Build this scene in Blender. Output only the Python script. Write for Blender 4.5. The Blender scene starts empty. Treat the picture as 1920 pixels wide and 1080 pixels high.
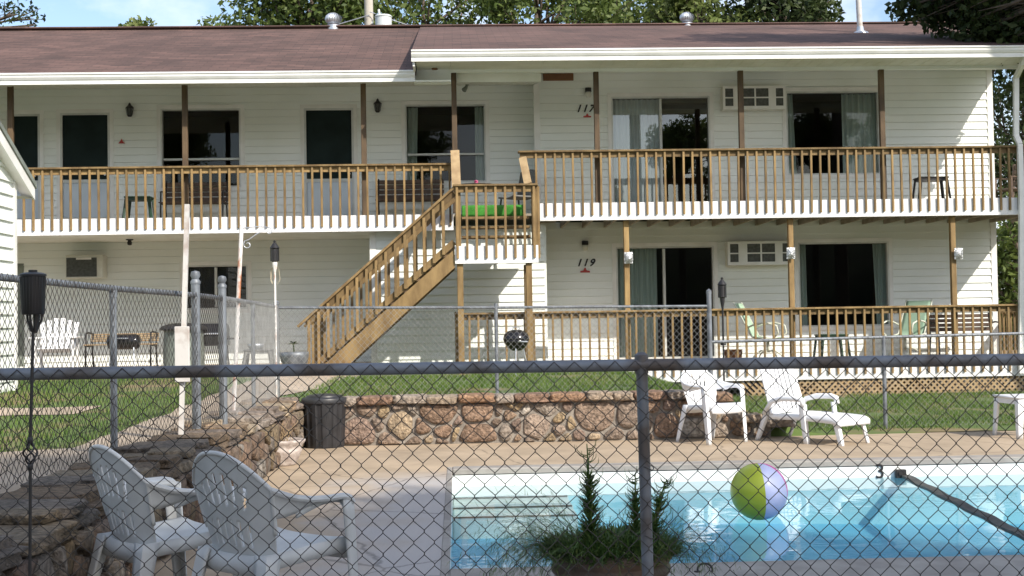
import bpy, math, random
import numpy as np
from mathutils import Vector, Matrix
from mathutils import noise as mnoise

random.seed(7)
RNG = np.random.default_rng(11)
SC = bpy.context.scene
COL = SC.collection
R = math.radians

# ------------------------------------------------------------------ camera
EYE = Vector((0.0, 0.0, 1.35))
FPX = 2400.0
YAW, PITCH, ROLL = math.atan(105/2400), math.atan(65/2400), 0.0165
_fh = Vector((math.sin(YAW), math.cos(YAW), 0))
_r0 = Vector((math.cos(YAW), -math.sin(YAW), 0))
FW = (_fh*math.cos(PITCH) + Vector((0, 0, math.sin(PITCH)))).normalized()
_u0 = _r0.cross(FW)
RT = _r0*math.cos(ROLL) - _u0*math.sin(ROLL)
UP = _u0*math.cos(ROLL) + _r0*math.sin(ROLL)
cam = bpy.data.cameras.new("Camera")
cam.lens, cam.sensor_width, cam.clip_start, cam.clip_end = 45, 36, 0.05, 3000
camo = bpy.data.objects.new("Camera", cam)
COL.objects.link(camo)
m = Matrix((RT, UP, -FW)).transposed().to_4x4()
m.translation = EYE
camo.matrix_world = m
SC.camera = camo

# ------------------------------------------------------------------ light
SUNV = Vector((0.77, -1.0, 0.95)).normalized()
SUN_EL = math.asin(SUNV.z)
SUN_AZ = math.atan2(SUNV.x, SUNV.y)
world = bpy.data.worlds.new("World")
SC.world = world
world.use_nodes = True
wn, wl = world.node_tree.nodes, world.node_tree.links
wn.clear()
sky = wn.new("ShaderNodeTexSky")
sky.sky_type = 'NISHITA'
sky.sun_disc = False
sky.sun_elevation = SUN_EL
sky.sun_rotation = SUN_AZ
sky.air_density, sky.dust_density, sky.ozone_density = 1.0, 1.5, 1.0
bg = wn.new("ShaderNodeBackground")
bg.inputs[1].default_value = 0.15
tc = wn.new("ShaderNodeTexCoord")
mp = wn.new("ShaderNodeMapping")
mp.inputs['Scale'].default_value = (5, 5, 9)
mp.inputs['Location'].default_value = (0.35, 0.2, 0.1)
nz = wn.new("ShaderNodeTexNoise")
nz.inputs['Scale'].default_value = 1.0
nz.inputs['Detail'].default_value = 7
nz.inputs['Roughness'].default_value = 0.55
cr = wn.new("ShaderNodeValToRGB")
cr.color_ramp.elements[0].position, cr.color_ramp.elements[1].position = 0.47, 0.68
mx = wn.new("ShaderNodeMixRGB")
mx.inputs[2].default_value = (5.6, 5.9, 6.4, 1)
ou = wn.new("ShaderNodeOutputWorld")
wl.new(tc.outputs['Generated'], mp.inputs[0])
wl.new(mp.outputs[0], nz.inputs['Vector'])
wl.new(nz.outputs['Fac'], cr.inputs[0])
wl.new(cr.outputs[0], mx.inputs[0])
wl.new(sky.outputs[0], mx.inputs[1])
wl.new(mx.outputs[0], bg.inputs[0])
wl.new(bg.outputs[0], ou.inputs[0])
sun = bpy.data.lights.new("Sun", 'SUN')
sun.energy, sun.angle, sun.color = 3.9, R(0.55), (1.0, 0.93, 0.82)
suno = bpy.data.objects.new("Sun", sun)
suno.rotation_euler = (-SUNV).to_track_quat('-Z', 'Y').to_euler()
suno.location = (20, -26, 25)
COL.objects.link(suno)
SC.view_settings.view_transform = 'Standard'
SC.view_settings.look = 'None'
SC.view_settings.exposure = 0.55
SC.view_settings.gamma = 1.0
try:
    SC.cycles.transparent_max_bounces = 24
    SC.cycles.max_bounces = 8
except Exception:
    pass


# ------------------------------------------------------------------ pixel helpers
def ray(px, py):
    return FW*FPX + RT*(px-960) + UP*(540-py)


def P(px, py, Y):
    d = ray(px, py)
    return EYE + d*(Y/d.y)


def G(px, py, z):
    d = ray(px, py)
    return EYE + d*((z-EYE.z)/d.z)


def X(px, py, Y):
    return P(px, py, Y).x


def Z(px, py, Y):
    return P(px, py, Y).z


# ------------------------------------------------------------------ materials
def base_mat(name):
    mt = bpy.data.materials.new(name)
    mt.use_nodes = True
    nt = mt.node_tree
    return mt, nt.nodes, nt.links, nt.nodes['Principled BSDF']


def M(name, col, col2=None, rough=0.6, scale=6, detail=4, bump=0.0, bscale=60, metal=0.0, stretch=(1, 1, 1),
      lo=0.35, hi=0.65, objvar=0.0, spec=0.5):
    mt, n, l, b = base_mat(name)
    if col2 is None:
        col2 = tuple(c*0.82 for c in col)
    t = n.new("ShaderNodeTexCoord")
    mpn = n.new("ShaderNodeMapping")
    mpn.inputs['Scale'].default_value = stretch
    l.new(t.outputs['Object'], mpn.inputs[0])
    z = n.new("ShaderNodeTexNoise")
    z.inputs['Scale'].default_value = scale
    z.inputs['Detail'].default_value = detail
    l.new(mpn.outputs[0], z.inputs['Vector'])
    c = n.new("ShaderNodeValToRGB")
    c.color_ramp.elements[0].position, c.color_ramp.elements[1].position = lo, hi
    c.color_ramp.elements[0].color = (*col2, 1)
    c.color_ramp.elements[1].color = (*col, 1)
    l.new(z.outputs['Fac'], c.inputs[0])
    outc = c.outputs[0]
    if objvar:
        oi = n.new("ShaderNodeObjectInfo")
        mr = n.new("ShaderNodeMapRange")
        mr.inputs[3].default_value, mr.inputs[4].default_value = 1-objvar, 1+objvar
        l.new(oi.outputs['Random'], mr.inputs[0])
        hs = n.new("ShaderNodeHueSaturation")
        l.new(mr.outputs[0], hs.inputs['Value'])
        l.new(outc, hs.inputs['Color'])
        outc = hs.outputs[0]
    l.new(outc, b.inputs['Base Color'])
    b.inputs['Roughness'].default_value = rough
    b.inputs['Metallic'].default_value = metal
    b.inputs['Specular IOR Level'].default_value = spec
    if bump:
        z2 = n.new("ShaderNodeTexNoise")
        z2.inputs['Scale'].default_value = bscale
        z2.inputs['Detail'].default_value = 3
        l.new(mpn.outputs[0], z2.inputs['Vector'])
        bp = n.new("ShaderNodeBump")
        bp.inputs['Strength'].default_value = bump
        bp.inputs['Distance'].default_value = 0.02
        l.new(z2.outputs['Fac'], bp.inputs['Height'])
        l.new(bp.outputs[0], b.inputs['Normal'])
    return mt


def attr_mat(name, attr, rough=0.85, noise_amt=0.6, scale=24, bump=1.0, bscale=38):
    """colour from a per-face colour attribute, broken up with noise"""
    mt, n, l, b = base_mat(name)
    a = n.new("ShaderNodeAttribute")
    a.attribute_name = attr
    t = n.new("ShaderNodeTexCoord")
    z = n.new("ShaderNodeTexNoise")
    z.inputs['Scale'].default_value = scale
    z.inputs['Detail'].default_value = 6
    l.new(t.outputs['Object'], z.inputs['Vector'])
    mr = n.new("ShaderNodeMapRange")
    mr.inputs[1].default_value, mr.inputs[2].default_value = 0.3, 0.7
    mr.inputs[3].default_value, mr.inputs[4].default_value = 1-noise_amt, 1+noise_amt
    l.new(z.outputs['Fac'], mr.inputs[0])
    hs = n.new("ShaderNodeHueSaturation")
    l.new(mr.outputs[0], hs.inputs['Value'])
    l.new(a.outputs['Color'], hs.inputs['Color'])
    l.new(hs.outputs[0], b.inputs['Base Color'])
    b.inputs['Roughness'].default_value = rough
    z2 = n.new("ShaderNodeTexNoise")
    z2.inputs['Scale'].default_value = bscale
    z2.inputs['Detail'].default_value = 4
    l.new(t.outputs['Object'], z2.inputs['Vector'])
    bp = n.new("ShaderNodeBump")
    bp.inputs['Strength'].default_value = bump
    bp.inputs['Distance'].default_value = 0.03
    l.new(z2.outputs['Fac'], bp.inputs['Height'])
    l.new(bp.outputs[0], b.inputs['Normal'])
    return mt


def glass_mat(name, fac=0.10, tint=(0.75, 0.8, 0.8)):
    mt, n, l, b = base_mat(name)
    n.remove(b)
    o = n['Material Output']
    fr = n.new("ShaderNodeFresnel")
    fr.inputs[0].default_value = 1.5
    ad = n.new("ShaderNodeMath")
    ad.operation = 'ADD'
    ad.inputs[1].default_value = fac
    l.new(fr.outputs[0], ad.inputs[0])
    tr = n.new("ShaderNodeBsdfTransparent")
    tr.inputs[0].default_value = (*tint, 1)
    gl = n.new("ShaderNodeBsdfGlossy")
    gl.inputs['Roughness'].default_value = 0.01
    ms = n.new("ShaderNodeMixShader")
    l.new(ad.outputs[0], ms.inputs[0])
    l.new(tr.outputs[0], ms.inputs[1])
    l.new(gl.outputs[0], ms.inputs[2])
    l.new(ms.outputs[0], o.inputs[0])
    return mt


def water_mat():
    mt, n, l, b = base_mat("pool_water")
    n.remove(b)
    o = n['Material Output']
    t = n.new("ShaderNodeTexCoord")
    mpn = n.new("ShaderNodeMapping")
    mpn.inputs['Scale'].default_value = (0.9, 1.6, 1)
    l.new(t.outputs['Object'], mpn.inputs[0])
    z = n.new("ShaderNodeTexNoise")
    z.inputs['Scale'].default_value = 1.7
    z.inputs['Detail'].default_value = 3
    l.new(mpn.outputs[0], z.inputs['Vector'])
    bp = n.new("ShaderNodeBump")
    bp.inputs['Strength'].default_value = 0.10
    bp.inputs['Distance'].default_value = 0.05
    l.new(z.outputs['Fac'], bp.inputs['Height'])
    fr = n.new("ShaderNodeFresnel")
    fr.inputs[0].default_value = 1.24
    tr = n.new("ShaderNodeBsdfTransparent")
    tr.inputs[0].default_value = (0.80, 0.945, 0.975, 1)
    gl = n.new("ShaderNodeBsdfGlossy")
    gl.inputs['Roughness'].default_value = 0.015
    l.new(bp.outputs[0], gl.inputs['Normal'])
    ms = n.new("ShaderNodeMixShader")
    l.new(fr.outputs[0], ms.inputs[0])
    l.new(tr.outputs[0], ms.inputs[1])
    l.new(gl.outputs[0], ms.inputs[2])
    l.new(ms.outputs[0], o.inputs[0])
    return mt


def leaf_mat(name, c1, c2, c3, trans=0.3):
    mt, n, l, b = base_mat(name)
    g = n.new("ShaderNodeNewGeometry")
    c = n.new("ShaderNodeValToRGB")
    e = c.color_ramp.elements
    e[0].position, e[0].color = 0.0, (*c1, 1)
    e[1].position, e[1].color = 1.0, (*c3, 1)
    k = e.new(0.55)
    k.color = (*c2, 1)
    l.new(g.outputs['Random Per Island'], c.inputs[0])
    l.new(c.outputs[0], b.inputs['Base Color'])
    b.inputs['Roughness'].default_value = 0.55
    b.inputs['Specular IOR Level'].default_value = 0.35
    tl = n.new("ShaderNodeBsdfTranslucent")
    l.new(c.outputs[0], tl.inputs[0])
    ms = n.new("ShaderNodeMixShader")
    ms.inputs[0].default_value = trans
    l.new(b.outputs[0], ms.inputs[1])
    l.new(tl.outputs[0], ms.inputs[2])
    l.new(ms.outputs[0], n['Material Output'].inputs[0])
    return mt


def roof_mat():
    mt, n, l, b = base_mat("brown_shingles")
    t = n.new("ShaderNodeTexCoord")
    br = n.new("ShaderNodeTexBrick")
    br.inputs['Scale'].default_value = 1.0
    br.inputs['Brick Width'].default_value = 0.32
    br.inputs['Row Height'].default_value = 0.15
    br.inputs['Mortar Size'].default_value = 0.006
    br.inputs['Color1'].default_value = (0.128, 0.073, 0.060, 1)
    br.inputs['Color2'].default_value = (0.086, 0.052, 0.043, 1)
    br.inputs['Mortar'].default_value = (0.06, 0.036, 0.03, 1)
    l.new(t.outputs['Object'], br.inputs['Vector'])
    z = n.new("ShaderNodeTexNoise")
    z.inputs['Scale'].default_value = 0.8
    z.inputs['Detail'].default_value = 8
    l.new(t.outputs['Object'], z.inputs['Vector'])
    mr = n.new("ShaderNodeMapRange")
    mr.inputs[1].default_value, mr.inputs[2].default_value = 0.3, 0.7
    mr.inputs[3].default_value, mr.inputs[4].default_value = 0.75, 1.25
    l.new(z.outputs['Fac'], mr.inputs[0])
    z3 = n.new("ShaderNodeTexNoise")
    z3.inputs['Scale'].default_value = 2.2
    z3.inputs['Detail'].default_value = 5
    mp3 = n.new("ShaderNodeMapping")
    mp3.inputs['Scale'].default_value = (0.8, 6.0, 6.0)
    l.new(t.outputs['Object'], mp3.inputs[0])
    l.new(mp3.outputs[0], z3.inputs['Vector'])
    mr3 = n.new("ShaderNodeMapRange")
    mr3.inputs[1].default_value, mr3.inputs[2].default_value = 0.3, 0.7
    mr3.inputs[3].default_value, mr3.inputs[4].default_value = 0.68, 1.32
    l.new(z3.outputs['Fac'], mr3.inputs[0])
    mu = n.new("ShaderNodeMath")
    mu.operation = 'MULTIPLY'
    l.new(mr.outputs[0], mu.inputs[0])
    l.new(mr3.outputs[0], mu.inputs[1])
    hs = n.new("ShaderNodeHueSaturation")
    l.new(mu.outputs[0], hs.inputs['Value'])
    l.new(br.outputs['Color'], hs.inputs['Color'])
    l.new(hs.outputs[0], b.inputs['Base Color'])
    b.inputs['Roughness'].default_value = 0.9
    bp = n.new("ShaderNodeBump")
    bp.inputs['Strength'].default_value = 0.5
    bp.inputs['Distance'].default_value = 0.01
    l.new(br.outputs['Fac'], bp.inputs['Height'])
    bp.invert = True
    l.new(bp.outputs[0], b.inputs['Normal'])
    return mt


def deck_mat():
    """tan painted concrete, paint worn to pale grey beside the pool's left edge"""
    mt, n, l, b = base_mat("tan_pool_deck")
    t = n.new("ShaderNodeTexCoord")
    z = n.new("ShaderNodeTexNoise")
    z.inputs['Scale'].default_value = 1.3
    z.inputs['Detail'].default_value = 9
    z.inputs['Roughness'].default_value = 0.65
    l.new(t.outputs['Object'], z.inputs['Vector'])
    c = n.new("ShaderNodeValToRGB")
    e = c.color_ramp.elements
    e[0].position, e[0].color = 0.32, (0.30, 0.232, 0.16, 1)
    e[1].position, e[1].color = 0.68, (0.455, 0.352, 0.245, 1)
    l.new(z.outputs['Fac'], c.inputs[0])
    sp = n.new("ShaderNodeSeparateXYZ")
    l.new(t.outputs['Object'], sp.inputs[0])
    z2 = n.new("ShaderNodeTexNoise")
    z2.inputs['Scale'].default_value = 2.2
    z2.inputs['Detail'].default_value = 7
    l.new(t.outputs['Object'], z2.inputs['Vector'])
    # distance from the pool's left rim, wobbled by noise
    ma = n.new("ShaderNodeMath")
    ma.operation = 'MULTIPLY_ADD'
    ma.inputs[1].default_value = 1.3
    l.new(z2.outputs['Fac'], ma.inputs[0])
    l.new(sp.outputs['X'], ma.inputs[2])
    mr = n.new("ShaderNodeMapRange")
    mr.inputs[1].default_value, mr.inputs[2].default_value = -0.55, 0.25
    l.new(ma.outputs[0], mr.inputs[0])
    mr2 = n.new("ShaderNodeMapRange")
    mr2.inputs[1].default_value, mr2.inputs[2].default_value = 11.9, 11.0
    l.new(sp.outputs['Y'], mr2.inputs[0])
    mr4 = n.new("ShaderNodeMapRange")
    mr4.inputs[1].default_value, mr4.inputs[2].default_value = 0.5, 0.2
    l.new(sp.outputs['X'], mr4.inputs[0])
    mu = n.new("ShaderNodeMath")
    mu.operation = 'MULTIPLY'
    l.new(mr.outputs[0], mu.inputs[0])
    l.new(mr2.outputs[0], mu.inputs[1])
    mu3 = n.new("ShaderNodeMath")
    mu3.operation = 'MULTIPLY'
    l.new(mu.outputs[0], mu3.inputs[0])
    l.new(mr4.outputs[0], mu3.inputs[1])
    mx = n.new("ShaderNodeMixRGB")
    mx.inputs[2].default_value = (0.40, 0.375, 0.36, 1)
    l.new(mu3.outputs[0], mx.inputs[0])
    l.new(c.outputs[0], mx.inputs[1])
    vo = n.new("ShaderNodeTexVoronoi")
    vo.feature = 'DISTANCE_TO_EDGE'
    vo.inputs['Scale'].default_value = 0.42
    wv = n.new("ShaderNodeVectorMath")
    wv.operation = 'MULTIPLY_ADD'
    wv.inputs[1].default_value = (0.35, 0.35, 0.0)
    l.new(z.outputs['Color'], wv.inputs[0])
    l.new(t.outputs['Object'], wv.inputs[2])
    l.new(wv.outputs[0], vo.inputs['Vector'])
    mrc = n.new("ShaderNodeMapRange")
    mrc.inputs[1].default_value, mrc.inputs[2].default_value = 0.001, 0.006
    mrc.inputs[3].default_value, mrc.inputs[4].default_value = 0.55, 1.0
    l.new(vo.outputs['Distance'], mrc.inputs[0])
    hsc = n.new("ShaderNodeHueSaturation")
    l.new(mrc.outputs[0], hsc.inputs['Value'])
    l.new(mx.outputs[0], hsc.inputs['Color'])
    l.new(hsc.outputs[0], b.inputs['Base Color'])
    b.inputs['Roughness'].default_value = 0.8
    z5 = n.new("ShaderNodeTexNoise")
    z5.inputs['Scale'].default_value = 60
    l.new(t.outputs['Object'], z5.inputs['Vector'])
    bp = n.new("ShaderNodeBump")
    bp.inputs['Strength'].default_value = 0.25
    bp.inputs['Distance'].default_value = 0.01
    l.new(z5.outputs['Fac'], bp.inputs['Height'])
    l.new(bp.outputs[0], b.inputs['Normal'])
    return mt


MT = {
    'floorwood': M("grey_deck_boards", (0.36, 0.32, 0.26), (0.25, 0.22, 0.18), rough=0.85, scale=6),
    'woodpost': M("shaded_dark_post", (0.125, 0.082, 0.045), (0.065, 0.043, 0.025), rough=0.8, scale=6, detail=6, stretch=(1, 1, 0.35), objvar=0.12, bump=0.2, bscale=30),  # dark lumber, deepened further for the eave shade on the upper posts
    'siding': M("white_siding", (0.82, 0.85, 0.825), (0.72, 0.755, 0.71), rough=0.5, scale=0.7, detail=6, lo=0.3, hi=0.6),
    'trim': M("white_trim", (0.80, 0.80, 0.78), (0.70, 0.70, 0.67), rough=0.45, scale=3),
    'soffit': M("soffit_white", (0.76, 0.77, 0.71), (0.64, 0.65, 0.58), rough=0.6, scale=2),
    'roof': roof_mat(),
    'wood': M("weathered_lumber", (0.27, 0.18, 0.075), (0.15, 0.093, 0.036), rough=0.75, scale=7, detail=6, stretch=(1, 1, 0.35), objvar=0.30, bump=0.2, bscale=30),
    'wood_dark': M("old_dark_lumber", (0.17, 0.11, 0.06), (0.09, 0.06, 0.035), rough=0.8, scale=9, objvar=0.15),
    'bench': M("bench_slats", (0.12, 0.075, 0.05), (0.06, 0.04, 0.03), rough=0.7, scale=12),
    'fascia': M("painted_fascia", (0.83, 0.83, 0.84), (0.76, 0.75, 0.76), rough=0.5, scale=4),
    'frame': M("window_frame", (0.62, 0.64, 0.62), rough=0.4, scale=4),
    'framedark': M("bronze_frame", (0.09, 0.09, 0.085), rough=0.4, scale=4),
    'screen': M("dark_screen", (0.016, 0.028, 0.028), (0.011, 0.019, 0.019), rough=0.75, scale=3, spec=0.15),
    'panel': M("grey_kick_panel", (0.56, 0.63, 0.70), (0.48, 0.55, 0.62), rough=0.45, scale=2),
    'glass': glass_mat("window_glass", 0.0, (0.85, 0.88, 0.87)),
    'glassref': glass_mat("reflective_glass", 0.11, (0.9, 0.93, 0.92)),
    'interior': M("unlit_room_dark", (0.03, 0.022, 0.018), (0.016, 0.012, 0.01), rough=0.9, scale=1),
    'curtain': M("grey_green_curtain", (0.58, 0.65, 0.58), (0.44, 0.50, 0.45), rough=0.9, scale=4, stretch=(8, 8, 0.3)),
    'sheer': M("sheer_curtain", (0.78, 0.82, 0.81), (0.62, 0.67, 0.66), rough=0.9, scale=4, stretch=(8, 8, 0.3)),
    'black': M("black_metal", (0.018, 0.017, 0.018), (0.012, 0.011, 0.012), rough=0.45, scale=10),
    'enamel': M("black_enamel", (0.014, 0.013, 0.015), (0.010, 0.010, 0.011), rough=0.12, scale=10),
    'galv': M("galvanised_pipe", (0.21, 0.23, 0.255), (0.13, 0.14, 0.155), rough=0.5, scale=9, metal=0.35, bump=0.1),
    'galvdark': M("weathered_rail", (0.18, 0.20, 0.23), (0.10, 0.085, 0.078), rough=0.55, scale=5, metal=0.3, detail=7, lo=0.38, hi=0.55),
    'wire': M("fence_wire_shaded", (0.065, 0.060, 0.056), (0.035, 0.029, 0.026), rough=0.6, scale=12, metal=0.3),  # near mesh coloured dark for the shade it hangs in
    'wirelight': M("fence_wire_light", (0.42, 0.42, 0.42), (0.24, 0.24, 0.24), rough=0.5, scale=9, metal=0.3),
    'plastic': M("white_plastic", (0.80, 0.81, 0.83), (0.72, 0.73, 0.75), rough=0.35, scale=5),
    'plasticgrey': M("shade_grey_plastic", (0.60, 0.61, 0.60), (0.48, 0.49, 0.48), rough=0.5, scale=6, detail=6),  # white plastic with the shade on the near chairs put into its colour
    'bin': M("black_bin_plastic", (0.03, 0.03, 0.034), (0.018, 0.018, 0.02), rough=0.45, scale=8),
    'stonepot': M("cast_stone", (0.50, 0.44, 0.40), (0.33, 0.27, 0.24), rough=0.85, scale=18, detail=5, bump=0.4, bscale=40),
    'potdark': M("glazed_clay_pot", (0.13, 0.085, 0.06), (0.06, 0.04, 0.03), rough=0.55, scale=10, bump=0.2),
    'soil': M("soil", (0.05, 0.035, 0.02), rough=0.95, scale=40),
    'mortar': M("mortar", (0.31, 0.275, 0.235), (0.19, 0.165, 0.14), rough=0.95, scale=9, bump=0.5),
    'stone': attr_mat("field_stone", "stone"),
    'poolfloor': M("pool_floor_plaster", (0.27, 0.61, 0.78), (0.20, 0.54, 0.74), rough=0.6, scale=1.0, detail=3),
    'forest': M("reflection_hillside", (0.035, 0.055, 0.018), (0.015, 0.024, 0.009), rough=0.95, scale=0.5, detail=8),
    'tile': M("pool_white_band", (0.80, 0.81, 0.78), (0.72, 0.74, 0.72), rough=0.4, scale=3),
    'poolblue': M("pool_plaster", (0.58, 0.85, 0.90), (0.50, 0.80, 0.87), rough=0.6, scale=1.2, detail=3),
    'coping': M("grey_coping", (0.33, 0.31, 0.28), (0.24, 0.22, 0.20), rough=0.8, scale=4, detail=7, bump=0.2),
    'water': water_mat(),
    'deck': deck_mat(),
    'path': M("worn_concrete_path", (0.46, 0.375, 0.29), (0.33, 0.265, 0.20), rough=0.9, scale=1.6, detail=8, bump=0.2),
    'lawn': M("lawn_soil", (0.085, 0.13, 0.03), (0.20, 0.155, 0.075), rough=0.95, scale=0.9, detail=8, lo=0.36, hi=0.5),
    'earth': M("far_ground", (0.08, 0.11, 0.03), (0.13, 0.11, 0.05), rough=0.95, scale=0.2, detail=8),
    'grass': leaf_mat("grass_blades", (0.055, 0.12, 0.016), (0.10, 0.185, 0.026), (0.20, 0.235, 0.065), 0.3),
    'leafA': leaf_mat("oak_leaves", (0.055, 0.09, 0.02), (0.095, 0.135, 0.03), (0.16, 0.20, 0.055)),
    'leafB': leaf_mat("dark_leaves", (0.022, 0.038, 0.010), (0.04, 0.062, 0.018), (0.07, 0.095, 0.03)),
    'leafC': leaf_mat("pale_leaves", (0.10, 0.14, 0.03), (0.15, 0.19, 0.05), (0.20, 0.23, 0.08)),
    'bark': M("bark", (0.13, 0.10, 0.075), (0.07, 0.055, 0.04), rough=0.95, scale=8, stretch=(1, 1, 0.25), bump=0.6, bscale=20),
    'fern': leaf_mat("planter_greens", (0.04, 0.09, 0.018), (0.085, 0.155, 0.034), (0.19, 0.23, 0.07), 0.25),
    'turf': M("green_turf", (0.05, 0.24, 0.03), (0.035, 0.17, 0.02), rough=0.95, scale=40),
    'pole': M("pale_utility_pole", (0.52, 0.48, 0.42), (0.40, 0.37, 0.32), rough=0.85, scale=5, stretch=(1, 1, 0.2)),
    'transformer': M("transformer_paint", (0.62, 0.66, 0.66), rough=0.4, scale=3),
    'alu': M("bare_aluminium", (0.62, 0.65, 0.70), (0.45, 0.48, 0.52), rough=0.35, scale=8, metal=0.6),
    'rusty': M("rusty_white_pipe", (0.72, 0.70, 0.68), (0.36, 0.13, 0.05), rough=0.65, scale=7, detail=6, lo=0.40, hi=0.5, stretch=(1, 1, 0.5)),
    'whitepipe': M("white_painted_pipe", (0.60, 0.58, 0.55), (0.42, 0.36, 0.32), rough=0.55, scale=9, lo=0.3, hi=0.5),
    'green': M("pale_green_sling", (0.40, 0.56, 0.42), (0.34, 0.49, 0.36), rough=0.7, scale=5),
    'darkgreen': M("dark_green_plastic", (0.02, 0.055, 0.035), rough=0.5, scale=5),
    'creamtube': M("cream_tube", (0.66, 0.68, 0.58), rough=0.45, scale=5),
    'foil': M("silver_foil", (0.50, 0.51, 0.52), (0.30, 0.31, 0.32), rough=0.28, scale=30, metal=0.7, bump=0.9, bscale=40),
    'ventbrown': M("brown_vent", (0.24, 0.12, 0.06), rough=0.7, scale=8),
    'red': M("red_paint", (0.45, 0.05, 0.04), rough=0.5, scale=8),
    'acgrille': M("ac_grille", (0.10, 0.105, 0.10), (0.06, 0.065, 0.06), rough=0.6, scale=20),
    'acbox': M("ac_case", (0.66, 0.66, 0.60), (0.54, 0.54, 0.48), rough=0.5, scale=4),
    'ballgreen': M("ball_yellow_green", (0.42, 0.49, 0.035), rough=0.3, scale=3),
    'balllav': M("ball_lavender", (0.62, 0.65, 0.90), rough=0.3, scale=3),
    'ballpink': M("ball_pink", (0.72, 0.10, 0.42), rough=0.25, scale=3),
    'rope': M("wet_strap", (0.085, 0.085, 0.075), (0.045, 0.045, 0.042), rough=0.6, scale=14, lo=0.4, hi=0.6),
    'amber': M("amber_jar", (0.22, 0.14, 0.06), rough=0.3, scale=6),
    'wicker': M("grey_wicker", (0.20, 0.20, 0.19), (0.10, 0.10, 0.10), rough=0.8, scale=60),
    'lattice': M("lattice_wood", (0.40, 0.29, 0.16), (0.28, 0.19, 0.10), rough=0.8, scale=8),
    'underdark': M("under_deck_shade", (0.06, 0.045, 0.03), rough=0.95, scale=6),
    'basket': M("brown_basket", (0.20, 0.10, 0.045), (0.11, 0.05, 0.025), rough=0.8, scale=30),
    'lit': M("parchment_shade", (0.55, 0.47, 0.34), rough=0.6, scale=8),
    'greencover': M("grey_green_cover", (0.22, 0.25, 0.22), (0.15, 0.17, 0.15), rough=0.8, scale=6),
    'flower': M("pink_flower", (0.6, 0.12, 0.25), rough=0.7, scale=9),
}


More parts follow.
